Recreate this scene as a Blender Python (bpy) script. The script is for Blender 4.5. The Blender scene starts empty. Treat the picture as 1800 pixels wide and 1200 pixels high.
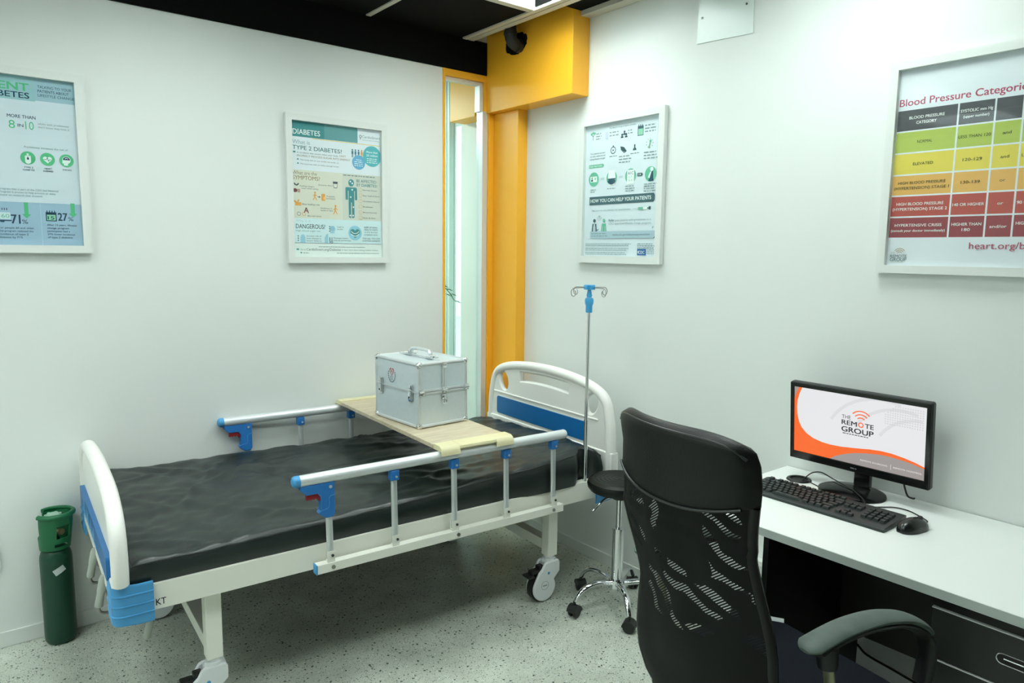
import bpy, bmesh, math, random
from mathutils import Vector, Matrix, noise
random.seed(7)
R = math.radians
PI = math.pi
SC = bpy.context.scene
COL = SC.collection

# ------------------------------------------------------------------ camera
def make_camera():
    yaw, pit, roll = R(51.46), R(7.2226), R(0.7009)
    fwd = Vector((math.cos(yaw)*math.cos(pit), math.sin(yaw)*math.cos(pit), -math.sin(pit)))
    right = Vector((math.sin(yaw), -math.cos(yaw), 0))
    up = right.cross(fwd)
    r = right*math.cos(roll) + up*math.sin(roll)
    u = up*math.cos(roll) - right*math.sin(roll)
    cd = bpy.data.cameras.new('camera')
    cd.sensor_width = 36.0
    cd.lens = 1250.7/1800*36.0
    cd.clip_start = 0.02
    co = bpy.data.objects.new('camera', cd)
    m = Matrix((r, u, -fwd)).transposed().to_4x4()
    m.translation = Vector((0, 0, 1.53))
    co.matrix_world = m
    COL.objects.link(co)
    SC.camera = co
make_camera()

# ------------------------------------------------------------------ world, exposure
W = bpy.data.worlds.new('world'); SC.world = W
W.use_nodes = True
W.node_tree.nodes['Background'].inputs[0].default_value = (0.85, 0.93, 1.0, 1)
W.node_tree.nodes['Background'].inputs[1].default_value = 3.2
SC.view_settings.view_transform = 'Standard'
SC.view_settings.look = 'None'
SC.view_settings.gamma = 1.0
SC.view_settings.use_curve_mapping = False
EXPOSURE = 0.0
SC.view_settings.exposure = EXPOSURE
LIGHT_COLOR = (0.90, 1.0, 0.955)
LIGHT_POWER = 15.0          # strength of the ceiling diffusers

# ------------------------------------------------------------------ materials
def lin(c):
    c = c/255.0
    return c/12.92 if c <= 0.04045 else ((c+0.055)/1.055)**2.4
def rgb(r, g, b): return (lin(r), lin(g), lin(b), 1.0)
_M = {}
def mat(name, col, rough=0.5, metal=0.0, noise_amt=0.0, nscale=8.0, bump=0.0, bscale=60.0, spec=0.5, coat=0.0):
    if name in _M: return _M[name]
    m = bpy.data.materials.new(name); m.use_nodes = True
    nt = m.node_tree; b = nt.nodes['Principled BSDF']
    c = rgb(*col)
    b.inputs['Base Color'].default_value = c
    b.inputs['Roughness'].default_value = rough
    b.inputs['Metallic'].default_value = metal
    b.inputs['Specular IOR Level'].default_value = spec
    b.inputs['Coat Weight'].default_value = coat
    tc = nt.nodes.new('ShaderNodeTexCoord')
    if noise_amt > 0:
        n = nt.nodes.new('ShaderNodeTexNoise'); n.inputs['Scale'].default_value = nscale
        n.inputs['Detail'].default_value = 5
        nt.links.new(tc.outputs['Object'], n.inputs['Vector'])
        r = nt.nodes.new('ShaderNodeValToRGB')
        r.color_ramp.elements[0].position = 0.3; r.color_ramp.elements[1].position = 0.7
        r.color_ramp.elements[0].color = tuple(x*(1-noise_amt) for x in c[:3])+(1,)
        r.color_ramp.elements[1].color = tuple(min(1, x*(1+noise_amt)) for x in c[:3])+(1,)
        nt.links.new(n.outputs['Fac'], r.inputs['Fac'])
        nt.links.new(r.outputs['Color'], b.inputs['Base Color'])
    if bump > 0:
        n = nt.nodes.new('ShaderNodeTexNoise'); n.inputs['Scale'].default_value = bscale
        n.inputs['Detail'].default_value = 4
        nt.links.new(tc.outputs['Object'], n.inputs['Vector'])
        bp = nt.nodes.new('ShaderNodeBump'); bp.inputs['Strength'].default_value = bump
        bp.inputs['Distance'].default_value = 0.01
        nt.links.new(n.outputs['Fac'], bp.inputs['Height'])
        nt.links.new(bp.outputs['Normal'], b.inputs['Normal'])
    _M[name] = m
    return m
def emis(name, col, strength):
    if name in _M: return _M[name]
    m = bpy.data.materials.new(name); m.use_nodes = True
    b = m.node_tree.nodes['Principled BSDF']
    b.inputs['Base Color'].default_value = (0.02, 0.02, 0.02, 1)
    b.inputs['Emission Color'].default_value = col
    b.inputs['Emission Strength'].default_value = strength
    b.inputs['Roughness'].default_value = 0.4
    _M[name] = m
    return m
def ink(r, g, b):
    return mat('print_%02x%02x%02x' % (r, g, b), (r, g, b), 0.6, spec=0.2)
def pixel(r, g, b):
    c = rgb(r, g, b); k = 0.95/2**EXPOSURE
    return emis('screen_%02x%02x%02x' % (r, g, b), c, k)
def glass(name, tint, refl):
    if name in _M: return _M[name]
    m = bpy.data.materials.new(name); m.use_nodes = True
    nt = m.node_tree; nt.nodes.remove(nt.nodes['Principled BSDF'])
    out = nt.nodes['Material Output']
    t = nt.nodes.new('ShaderNodeBsdfTransparent'); t.inputs['Color'].default_value = tint+(1,)
    g = nt.nodes.new('ShaderNodeBsdfGlossy'); g.inputs['Roughness'].default_value = 0.02
    f = nt.nodes.new('ShaderNodeFresnel'); f.inputs['IOR'].default_value = refl
    mx = nt.nodes.new('ShaderNodeMixShader')
    ge = nt.nodes.new('ShaderNodeNewGeometry'); sb = nt.nodes.new('ShaderNodeMath'); sb.operation = 'SUBTRACT'; sb.inputs[0].default_value = 1
    nt.links.new(ge.outputs['Backfacing'], sb.inputs[1])
    mu = nt.nodes.new('ShaderNodeMath'); mu.operation = 'MULTIPLY'
    nt.links.new(f.outputs[0], mu.inputs[0]); nt.links.new(sb.outputs[0], mu.inputs[1])
    nt.links.new(mu.outputs[0], mx.inputs[0]); nt.links.new(t.outputs[0], mx.inputs[1])
    nt.links.new(g.outputs[0], mx.inputs[2]); nt.links.new(mx.outputs[0], out.inputs['Surface'])
    _M[name] = m
    return m

def floor_material():
    m = bpy.data.materials.new('speckled_concrete'); m.use_nodes = True
    nt = m.node_tree; b = nt.nodes['Principled BSDF']; b.inputs['Roughness'].default_value = 0.42
    tc = nt.nodes.new('ShaderNodeTexCoord')
    n = nt.nodes.new('ShaderNodeTexNoise'); n.inputs['Scale'].default_value = 5; n.inputs['Detail'].default_value = 8
    nt.links.new(tc.outputs['Object'], n.inputs['Vector'])
    r = nt.nodes.new('ShaderNodeValToRGB')
    r.color_ramp.elements[0].position = .3; r.color_ramp.elements[0].color = rgb(172, 178, 166)
    r.color_ramp.elements[1].position = .72; r.color_ramp.elements[1].color = rgb(204, 210, 198)
    nt.links.new(n.outputs['Fac'], r.inputs['Fac'])
    last = r.outputs['Color']
    for scale, thr, dens, colr in ((70, .34, .55, (44, 48, 44)), (140, .36, .75, (74, 80, 72)), (260, .42, .9, (120, 127, 117)), (110, .3, .3, (226, 230, 220))):
        v = nt.nodes.new('ShaderNodeTexVoronoi'); v.inputs['Scale'].default_value = scale
        # distort coordinates so that chips are irregular
        dn = nt.nodes.new('ShaderNodeTexNoise'); dn.inputs['Scale'].default_value = scale*1.3
        nt.links.new(tc.outputs['Object'], dn.inputs['Vector'])
        mixv = nt.nodes.new('ShaderNodeVectorMath'); mixv.operation = 'MULTIPLY_ADD'
        mixv.inputs[1].default_value = (.8/scale,)*3
        nt.links.new(dn.outputs['Color'], mixv.inputs[0]); nt.links.new(tc.outputs['Object'], mixv.inputs[2])
        nt.links.new(mixv.outputs[0], v.inputs['Vector'])
        sep = nt.nodes.new('ShaderNodeSeparateColor'); nt.links.new(v.outputs['Color'], sep.inputs[0])
        # per cell radius
        mr = nt.nodes.new('ShaderNodeMapRange'); mr.inputs[1].default_value = 1-dens; mr.inputs[2].default_value = 1
        mr.inputs[3].default_value = 0; mr.inputs[4].default_value = thr
        nt.links.new(sep.outputs[0], mr.inputs[0])
        lt = nt.nodes.new('ShaderNodeMath'); lt.operation = 'LESS_THAN'
        nt.links.new(v.outputs['Distance'], lt.inputs[0]); nt.links.new(mr.outputs[0], lt.inputs[1])
        mx = nt.nodes.new('ShaderNodeMix'); mx.data_type = 'RGBA'
        nt.links.new(lt.outputs[0], mx.inputs[0]); nt.links.new(last, mx.inputs[6])
        mx.inputs[7].default_value = rgb(*colr)
        last = mx.outputs[2]
    nt.links.new(last, b.inputs['Base Color'])
    return m
def wood_material():
    m = bpy.data.materials.new('pale_birch_wood'); m.use_nodes = True
    nt = m.node_tree; b = nt.nodes['Principled BSDF']; b.inputs['Roughness'].default_value = 0.42
    tc = nt.nodes.new('ShaderNodeTexCoord')
    mp = nt.nodes.new('ShaderNodeMapping'); mp.inputs['Scale'].default_value = (2.2, 14, 14)
    nt.links.new(tc.outputs['Object'], mp.inputs['Vector'])
    n = nt.nodes.new('ShaderNodeTexNoise'); n.inputs['Scale'].default_value = 3.5; n.inputs['Detail'].default_value = 6
    n.inputs['Distortion'].default_value = 1.2
    nt.links.new(mp.outputs[0], n.inputs['Vector'])
    r = nt.nodes.new('ShaderNodeValToRGB')
    r.color_ramp.elements[0].position = .3; r.color_ramp.elements[0].color = rgb(186, 170, 142)
    r.color_ramp.elements[1].position = .7; r.color_ramp.elements[1].color = rgb(211, 199, 173)
    nt.links.new(n.outputs['Fac'], r.inputs['Fac']); nt.links.new(r.outputs['Color'], b.inputs['Base Color'])
    return m
def mesh_cloth_material():
    """black net: fine see-through holes in rows, thread between them"""
    m = bpy.data.materials.new('black_mesh_net'); m.use_nodes = True
    nt = m.node_tree; b = nt.nodes['Principled BSDF']
    b.inputs['Base Color'].default_value = rgb(15, 17, 16); b.inputs['Roughness'].default_value = .75
    b.inputs['Specular IOR Level'].default_value = .25
    tc = nt.nodes.new('ShaderNodeTexCoord')
    mp = nt.nodes.new('ShaderNodeMapping'); mp.inputs['Rotation'].default_value = (0, 0, R(32))
    nt.links.new(tc.outputs['UV'], mp.inputs['Vector'])
    def wave(scale, rot, dist=0, det=0, dsc=1, src='UV'):
        m_ = nt.nodes.new('ShaderNodeMapping'); m_.inputs['Rotation'].default_value = (0, 0, R(rot))
        nt.links.new(tc.outputs['UV'], m_.inputs['Vector'])
        w_ = nt.nodes.new('ShaderNodeTexWave'); w_.bands_direction = 'X'; w_.inputs['Scale'].default_value = scale
        w_.inputs['Distortion'].default_value = dist; w_.inputs['Detail'].default_value = det; w_.inputs['Detail Scale'].default_value = dsc
        nt.links.new(m_.outputs[0], w_.inputs['Vector'])
        return w_.outputs['Fac']
    def mth(op, x, y):
        n_ = nt.nodes.new('ShaderNodeMath'); n_.operation = op
        for i, q in enumerate((x, y)):
            if isinstance(q, float): n_.inputs[i].default_value = q
            else: nt.links.new(q, n_.inputs[i])
        return n_.outputs[0]
    rows_ = mth('GREATER_THAN', wave(58, 128), .70)           # rows of the weave
    gaps_ = mth('GREATER_THAN', wave(90, 38), .18)
    folds = mth('GREATER_THAN', wave(5.5, 70, 9.0, 1.5, 1.3), .73)   # where the two layers of net line up
    nz = nt.nodes.new('ShaderNodeTexNoise'); nz.inputs['Scale'].default_value = 9; nt.links.new(tc.outputs['UV'], nz.inputs['Vector'])
    folds = mth('MULTIPLY', folds, mth('GREATER_THAN', nz.outputs['Fac'], .47))
    sp_ = nt.nodes.new('ShaderNodeSeparateXYZ'); nt.links.new(tc.outputs['UV'], sp_.inputs[0])
    band = mth('MULTIPLY', mth('GREATER_THAN', sp_.outputs[1], -.50), mth('LESS_THAN', sp_.outputs[1], -.17))
    opn = mth('MULTIPLY', mth('MULTIPLY', rows_, gaps_), mth('MULTIPLY', folds, band))
    inv = nt.nodes.new('ShaderNodeMath'); inv.operation = 'SUBTRACT'; inv.inputs[0].default_value = 1
    nt.links.new(opn, inv.inputs[1])
    nt.links.new(inv.outputs[0], b.inputs['Alpha'])
    return m

WALL = mat('white_wall_paint', (226, 230, 227), .55, noise_amt=.012, nscale=2, bump=.04, bscale=25)
WHITE_TRIM = mat('white_trim_paint', (222, 226, 222), .4)
ORANGE = mat('orange_paint', (249, 180, 44), .42, bump=.05, bscale=30)
BLACKPAINT = mat('matte_black_paint', (12, 13, 13), .85, spec=.12)
TBAR = mat('cream_grid_bar', (200, 196, 180), .45)
ALU = mat('aluminium', (214, 219, 221), .34, .55)
ALU_SATIN = mat('satin_aluminium', (222, 227, 229), .36, .35)
ALU_PANEL = mat('aluminium_panel', (208, 219, 223), .36, .3, noise_amt=.02, nscale=60)
CHROME = mat('chrome', (225, 228, 230), .1, 1.0)
STEEL = mat('steel', (150, 150, 145), .3, 1.0)
BED_WHITE = mat('ivory_powder_coat', (240, 240, 230), .35)
ABS_WHITE = mat('white_abs_plastic', (241, 240, 235), .32)
CASTER_WHITE = mat('white_caster_plastic', (226, 230, 232), .3)
BLUE = mat('blue_plastic', (40, 116, 190), .4)
BLUE_LIGHT = mat('light_blue_plastic', (70, 150, 205), .45)
BLUE_PANEL = mat('blue_panel', (8, 104, 170), .35)
BLUE_SPLASH = mat('pale_blue_splash', (120, 180, 220), .35)
SKY_BLUE = mat('sky_blue_plastic', (70, 165, 220), .4)
RED_TRIG = mat('dark_red_plastic', (140, 32, 38), .4)
VINYL = mat('black_vinyl', (25, 35, 33), .36, bump=.06, bscale=160, spec=.6)
RUBBER = mat('black_rubber', (20, 20, 20), .6)
BLACK_PL = mat('black_plastic', (22, 24, 24), .4)
BLACK_GLOSS = mat('gloss_black_plastic', (14, 16, 16), .15)
LEATHER = mat('black_leatherette', (12, 15, 14), .42, bump=.10, bscale=220, spec=.32)
FABRIC_NAVY = mat('dark_navy_fabric', (24, 28, 36), .9, bump=.3, bscale=400, spec=.15)
RUBBER_GREY = mat('grey_rubber_pad', (84, 98, 92), .55, noise_amt=.15, nscale=25)
OLIVE_METAL = mat('dull_brass_bar', (150, 150, 120), .4, .6)
DESK_WHITE = mat('white_laminate', (234, 238, 235), .35)
DESK_EDGE = mat('grey_edge_band', (190, 200, 194), .4)
DESK_BLACK = mat('black_laminate', (18, 19, 18), .5)
PED_GREY = mat('charcoal_laminate', (40, 43, 41), .45)
GREEN_TANK = mat('dark_green_enamel', (8, 62, 44), .38, noise_amt=.12, nscale=20)
GREEN_PL = mat('green_plastic_guard', (10, 98, 58), .4)
BRASS = mat('tarnished_brass', (150, 140, 110), .35, 1.0)
PALE_GREEN = mat('pale_green_knob', (150, 185, 165), .45)
LABEL_GREY = mat('grey_paper_label', (190, 200, 198), .6)
CREAM_PL = mat('cream_plastic', (220, 213, 172), .4)
WOOD = wood_material()
WOOD_EDGE = mat('wood_edge', (186, 174, 142), .5)
KEY_M = mat('dark_key_plastic', (38, 47, 46), .45)
BODY_M = mat('dark_keyboard_plastic', (32, 41, 40), .4)
FLOOR = floor_material()
POSTER_GLASS = glass('poster_glass', (.985, .995, .99), 1.35)
WINDOW_GLASS = glass('window_glass', (.90, .97, .95), 1.45)
INK_BLACK = mat('black_ink', (18, 18, 18), .6)

# ------------------------------------------------------------------ object helpers
def root(name, label, cat, loc=(0, 0, 0), rotz=0.0, group=None):
    o = bpy.data.objects.new(name, None); COL.objects.link(o)
    o.location = loc; o.rotation_euler = (0, 0, rotz)
    o.empty_display_size = .1
    o['label'] = label; o['category'] = cat
    if group: o['group'] = group
    return o
def tag(o, label, cat, group=None):
    o['label'] = label; o['category'] = cat
    if group: o['group'] = group
    return o
def struct(o, label=None):
    o['kind'] = 'structure'
    if label: o['label'] = label
    return o
def base_root(o):
    while o.parent: o = o.parent
    return o
def copy_tree(o, parent=None):
    kids = list(o.children)
    c = o.copy(); COL.objects.link(c)
    if parent: c.parent = parent
    for k in kids: copy_tree(k, c)
    return c

class MB:
    """collects shapes in one bmesh"""
    def __init__(self):
        self.bm = bmesh.new(); self.mi = 0
    def _merge(self, tmp, m=None):
        me = bpy.data.meshes.new('tmp'); tmp.to_mesh(me); tmp.free()
        if m is not None: me.transform(m)
        n0 = len(self.bm.faces)
        self.bm.from_mesh(me); bpy.data.meshes.remove(me)
        self.bm.faces.ensure_lookup_table()
        for i in range(n0, len(self.bm.faces)): self.bm.faces[i].material_index = self.mi
    def box(self, x0, x1, y0, y1, z0, z1, bev=0.0, seg=2, m=None):
        t = bmesh.new(); bmesh.ops.create_cube(t, size=1)
        for v in t.verts:
            v.co = Vector(((x0+x1)/2+v.co.x*(x1-x0), (y0+y1)/2+v.co.y*(y1-y0), (z0+z1)/2+v.co.z*(z1-z0)))
        if bev > 0: bmesh.ops.bevel(t, geom=list(t.edges), offset=bev, segments=seg, affect='EDGES', profile=.5)
        self._merge(t, m); return self
    def cyl(self, p0, p1, r0, r1=None, seg=20, caps=True):
        r1 = r0 if r1 is None else r1
        p0, p1 = Vector(p0), Vector(p1); d = p1-p0
        t = bmesh.new()
        bmesh.ops.create_cone(t, cap_ends=caps, segments=seg, radius1=r0, radius2=r1, depth=d.length)
        m = Matrix.Translation((p0+p1)/2) @ d.to_track_quat('Z', 'Y').to_matrix().to_4x4()
        self._merge(t, m); return self
    def tube(self, pts, r, seg=12, closed=False, caps=True, sx=1.0, sy=1.0, upv=None):
        """sweep an ellipse (r*sx, r*sy) along a polyline"""
        pts = [Vector(p) for p in pts]; n = len(pts); t = bmesh.new(); rings = []
        rr = r if isinstance(r, (list, tuple)) else [r]*n
        prev = None
        for i, p in enumerate(pts):
            if closed: tg = pts[(i+1) % n]-pts[i-1]
            else: tg = pts[min(i+1, n-1)]-pts[max(i-1, 0)]
            tg.normalize()
            if upv is not None:
                a = Vector(upv); a = (a-tg*a.dot(tg)).normalized()
            elif prev is None:
                a = tg.orthogonal().normalized()
            else:
                a = (prev-tg*prev.dot(tg)).normalized()
            prev = a; b = tg.cross(a)
            rings.append([t.verts.new(p+a*(rr[i]*sx*math.cos(k*2*PI/seg))+b*(rr[i]*sy*math.sin(k*2*PI/seg))) for k in range(seg)])
        m = n if closed else n-1
        for i in range(m):
            A, B = rings[i], rings[(i+1) % n]
            for k in range(seg): t.faces.new((A[k], A[(k+1) % seg], B[(k+1) % seg], B[k]))
        if caps and not closed:
            t.faces.new(list(reversed(rings[0]))); t.faces.new(rings[-1])
        self._merge(t); return self
    def lathe(self, prof, c=(0, 0, 0), seg=32, m=None):
        """prof: list of (radius, z)"""
        t = bmesh.new(); rings = []
        for r, z in prof:
            if r < 1e-6: rings.append([t.verts.new((c[0], c[1], c[2]+z))])
            else: rings.append([t.verts.new((c[0]+r*math.cos(k*2*PI/seg), c[1]+r*math.sin(k*2*PI/seg), c[2]+z)) for k in range(seg)])
        for A, B in zip(rings, rings[1:]):
            for k in range(seg):
                k2 = (k+1) % seg
                if len(A) == 1 and len(B) == 1: continue
                if len(A) == 1: t.faces.new((A[0], B[k2], B[k]))
                elif len(B) == 1: t.faces.new((A[k], A[k2], B[0]))
                else: t.faces.new((A[k], A[k2], B[k2], B[k]))
        self._merge(t, m); return self
    def prism(self, pts, f, h0, h1, bev=0.0, seg=2):
        """2-D outline pts, f(a,b,h)->xyz, extruded from h0 to h1"""
        t = bmesh.new()
        A = [t.verts.new(f(a, b, h0)) for a, b in pts]; B = [t.verts.new(f(a, b, h1)) for a, b in pts]
        t.faces.new(A); t.faces.new(list(reversed(B)))
        n = len(pts)
        for i in range(n):
            j = (i+1) % n; t.faces.new((A[j], A[i], B[i], B[j]))
        bmesh.ops.recalc_face_normals(t, faces=t.faces)
        if bev > 0:
            ed = [e for e in t.edges if (e.verts[0] in A and e.verts[1] in A) or (e.verts[0] in B and e.verts[1] in B)]
            bmesh.ops.bevel(t, geom=ed, offset=bev, segments=seg, affect='EDGES', profile=.5)
        self._merge(t); return self
    def poly(self, pts):
        vs = [self.bm.verts.new(p) for p in pts]
        fc = self.bm.faces.new(vs); fc.material_index = self.mi; return self
    def sphere(self, c, r, sx=1, sy=1, sz=1, seg=20):
        t = bmesh.new(); bmesh.ops.create_uvsphere(t, u_segments=seg, v_segments=seg//2, radius=r)
        for v in t.verts: v.co = Vector((c[0]+v.co.x*sx, c[1]+v.co.y*sy, c[2]+v.co.z*sz))
        self._merge(t); return self
    def build(self, name, mats, parent=None, world=False, smooth=35, loc=None):
        if not isinstance(mats, (list, tuple)): mats = [mats]
        me = bpy.data.meshes.new(name)
        bmesh.ops.recalc_face_normals(self.bm, faces=self.bm.faces)
        self.bm.to_mesh(me); self.bm.free()
        for m in mats: me.materials.append(m)
        if smooth:
            me.polygons.foreach_set('use_smooth', [True]*len(me.polygons))
            me.set_sharp_from_angle(angle=R(smooth))
        o = bpy.data.objects.new(name, me); COL.objects.link(o)
        if smooth and smooth < 50:
            wn = o.modifiers.new('weighted_normal', 'WEIGHTED_NORMAL'); wn.keep_sharp = True; wn.weight = 80
        if parent is not None:
            if world:
                rt = base_root(parent)
                me.transform((Matrix.Translation(rt.location) @ rt.rotation_euler.to_matrix().to_4x4()).inverted())
            o.parent = parent
        elif loc is not None:
            me.transform(Matrix.Translation(-Vector(loc))); o.location = loc
        return o

def rounded_rect(x0, x1, y0, y1, r, n=5):
    pts = []
    for cx, cy, a0 in ((x1-r, y1-r, 0), (x0+r, y1-r, 90), (x0+r, y0+r, 180), (x1-r, y0+r, 270)):
        for k in range(n+1):
            a = R(a0+90*k/n); pts.append((cx+r*math.cos(a), cy+r*math.sin(a)))
    return pts
def smooth_path(P, n=6):
    """Catmull-Rom through points"""
    P = [Vector(p) for p in P]; out = []
    for i in range(len(P)-1):
        p0, p1, p2, p3 = P[max(i-1, 0)], P[i], P[i+1], P[min(i+2, len(P)-1)]
        for k in range(n):
            t = k/n
            out.append(.5*((2*p1)+(p2-p0)*t+(2*p0-5*p1+4*p2-p3)*t*t+(3*p1-p0-3*p2+p3)*t**3))
    out.append(P[-1]); return out
def interp(tab, x):
    if x <= tab[0][0]: return tab[0][1]
    for (a, va), (b, vb) in zip(tab, tab[1:]):
        if x <= b: return va+(vb-va)*(x-a)/(b-a)
    return tab[-1][1]

# flat print (posters, screens): x right, z up (given as y down), facing -y
class Sheet:
    def __init__(self):
        self.bm = bmesh.new(); self.mats = []; self.layer = 0
    def _slot(self, m):
        if m not in self.mats: self.mats.append(m)
        return self.mats.index(m)
    def _y(self): return -self.layer*.000022
    def poly(self, pts, m, up=True):
        if up: self.layer += 1
        fc = self.bm.faces.new([self.bm.verts.new((x, self._y(), -y)) for x, y in pts])
        fc.material_index = self._slot(m)
    def rect(self, x0, y0, x1, y1, m, up=True): self.poly([(x0, y0), (x1, y0), (x1, y1), (x0, y1)], m, up)
    def circle(self, x, y, r, m, n=28, sy=1.0, up=True):
        self.poly([(x+r*math.cos(2*PI*k/n), y+r*sy*math.sin(2*PI*k/n)) for k in range(n)], m, up)
    def arc(self, x, y, r0, r1, a0, a1, m, n=14):
        self.layer += 1
        P = []
        for k in range(n+1):
            a = R(a0+(a1-a0)*k/n); P.append((math.cos(a), -math.sin(a)))
        for (c0, s0), (c1, s1) in zip(P, P[1:]):
            self.poly([(x+r0*c0, y+r0*s0), (x+r1*c0, y+r1*s0), (x+r1*c1, y+r1*s1), (x+r0*c1, y+r0*s1)], m, False)
    def line(self, x0, y0, x1, y1, w, m):
        d = Vector((x1-x0, y1-y0)); d.normalize(); n = Vector((-d.y, d.x))*w/2
        self.poly([(x0+n.x, y0+n.y), (x1+n.x, y1+n.y), (x1-n.x, y1-n.y), (x0-n.x, y0-n.y)], m)
    def text(self, s, x, y, h, m, width=None, bold=0.0, align='L'):
        """baseline at y, cap height h, optional fitted width"""
        self.layer += 1
        cu = bpy.data.curves.new('t', 'FONT'); cu.body = s; cu.size = 1
        cu.resolution_u = 3; cu.fill_mode = 'BOTH'
        ob = bpy.data.objects.new('t', cu)
        me = bpy.data.meshes.new_from_object(ob)
        bpy.data.objects.remove(ob); bpy.data.curves.remove(cu)
        if not me.vertices: return
        xs = [v.co.x for v in me.vertices]; x0, x1 = min(xs), max(xs)
        k = h/.73; kx = width/(x1-x0) if width else k
        w = (x1-x0)*kx
        ox = x if align == 'L' else (x-w/2 if align == 'C' else x-w)
        base = [v.co.copy() for v in me.vertices]; si = self._slot(m)
        e = bold*k*.9
        for dx, dy in ([(0, 0)] if bold <= 0 else [(0, 0), (-e, e*.5), (e, -e*.5), (e, e*.5), (-e, -e*.5)]):
            n0 = len(self.bm.faces)
            for v, c in zip(me.vertices, base):
                v.co = Vector((ox+(c.x-x0)*kx+dx, self._y(), -(y-c.y*k)+dy))
            self.bm.from_mesh(me); self.layer += .3
            self.bm.faces.ensure_lookup_table()
            for i in range(n0, len(self.bm.faces)): self.bm.faces[i].material_index = si
        bpy.data.meshes.remove(me)
    def greek(self, x, y, w, n, pitch, m, h=None, jag=.15):
        """rows of unreadable fine print"""
        self.layer += 1; h = h or pitch*.38
        for i in range(n):
            ww = w*(1-random.random()*jag); xx = x
            while xx < x+ww:
                s = pitch*(.7+random.random()*1.6)
                self.rect(xx, y+i*pitch-h/2, min(xx+s, x+ww), y+i*pitch+h/2, m, False); xx += s+pitch*.4
    def build(self, name, parent, m=None):
        me = bpy.data.meshes.new(name)
        if m is not None: self.bm.transform(m)
        self.bm.to_mesh(me); self.bm.free()
        for mm in self.mats: me.materials.append(mm)
        o = bpy.data.objects.new(name, me); COL.objects.link(o)
        if parent: o.parent = parent
        return o

# ================================================================== SETTING
LW, RW, CZ = 3.209, 2.464, 2.63          # left wall plane y, right wall plane x, ceiling height
X0, Y0, Y1 = -2.3, -2.4, 6.0
def build_setting():
    struct(MB().box(X0, 2.62, Y0, Y1, -.08, 0).build('floor', FLOOR))
    # partition on the left of the picture, with the window slot at its right end
    w = MB().box(X0, 2.078, LW, LW+.1, 0, CZ+.1).box(2.078, 2.40, LW, LW+.1, 2.463, CZ+.2)
    w.box(2.40, RW, LW, LW+.1, 0, CZ+.1)
    struct(w.build('wall_left', WALL))
    w = MB().box(RW, RW+.12, Y0, 3.60, 0, CZ+.14)
    w.box(RW, RW+.12, 3.60, 3.861, 2.30, CZ+.14).box(RW, RW+.012, 3.672, 3.861, 0, 2.30).box(RW, RW+.12, 3.86, Y1, 0, CZ+.14)
    struct(w.build('wall_right', WALL))
    struct(MB().box(X0-.1, RW+.12, Y0-.1, Y0, 0, CZ+.1).build('wall_back', WALL))
    struct(MB().box(X0-.1, X0, Y0, LW+.1, 0, CZ+.1).build('wall_near', WALL))
    struct(MB().box(.4, .5, LW+.1, Y1, 0, CZ+.1).build('wall_far_left', WALL))
    struct(MB().box(.4, RW+.12, Y1, Y1+.1, 0, CZ+.1).build('wall_far', WALL))
    # baseboards
    struct(MB().box(X0, 2.078, LW-.010, LW, 0, .062, .003).build('baseboard_left', WHITE_TRIM))
    struct(MB().box(RW-.010, RW, Y0, 2.983, 0, .058, .003).build('baseboard_right', WHITE_TRIM))
    # black beam painted along the top of the left wall
    struct(MB().box(X0, 2.354, LW-.012, LW-.0005, 2.463, 2.6295, .001).build('trim_1', BLACKPAINT))
    # orange header box and column by the corner (both run on behind the partition)
    struct(MB().box(2.355, RW-.0005, 2.53, LW-.0005, 2.266, 2.80, .004).box(2.355, RW-.0005, LW+.1005, 3.56, 2.266, 2.80, .004)
           .build('trim_2', ORANGE))
    struct(MB().box(2.40, RW-.0005, 2.983, LW-.0005, 0, 2.2655, .003).build('trim_3', ORANGE))
build_setting()

LIGHTS = [(1.64, 2.045), (1.64, .845), (.452, 2.045), (.452, .845), (-.748, 2.045), (-.748, .845), (-1.948, 2.045), (-1.948, .845)]
def build_ceiling():
    b = MB(); xs = [2.2075, 1.652]+[1.652-.6*k for k in range(1, 8)]; ys = [2.642-.6*k for k in range(-1, 10)]
    def cell(x0, x1, y0, y1):
        x0, y0, y1 = max(x0, X0), max(y0, Y0), min(y1, LW)
        if x1-x0 < .02 or y1-y0 < .02: return
        for lx, ly in LIGHTS:
            if abs(lx-x0) < .1 and abs(ly-y0) < .1: return
        b.box(x0, x1, y0, y1, CZ, CZ+.02)
    for i in range(len(xs)-1):
        for j in range(len(ys)-1): cell(xs[i+1], xs[i], ys[j+1], ys[j])
    b.box(2.2075, 2.354, Y0, 2.53, CZ+.012, CZ+.03).box(2.2075, 2.354, 2.53, LW, 2.785, 2.80)
    b.box(2.2015, 2.2075, 2.522, LW, CZ+.012, 2.80).box(2.2015, 2.354, 2.522, 2.5295, CZ+.0305, 2.80)  # unseen upright closures added to stop outside light leaking over the ceiling
    b.box(2.354, RW, Y0, 2.529, CZ+.012, CZ+.03)
    b.box(.5, RW, LW+.1, Y1, CZ+.005, CZ+.03)
    struct(b.build('ceiling', BLACKPAINT))
    g = MB()
    for x in xs[1:]: g.box(x-.012, x+.012, Y0, LW-.014, CZ-.006, CZ)
    g.box(2.193, 2.221, Y0, LW-.014, CZ-.008, CZ); g.box(2.227, 2.262, Y0, LW-.014, CZ-.008, CZ+.012)
    g.box(2.40, RW-.001, Y0, 2.528, CZ-.010, CZ+.011)
    for y in ys[1:]:
        if Y0 < y < LW-.05: g.box(X0, 2.193, y-.018, y+.020, CZ-.0055, CZ)
    struct(g.build('trim_4', TBAR))
build_ceiling()

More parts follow.
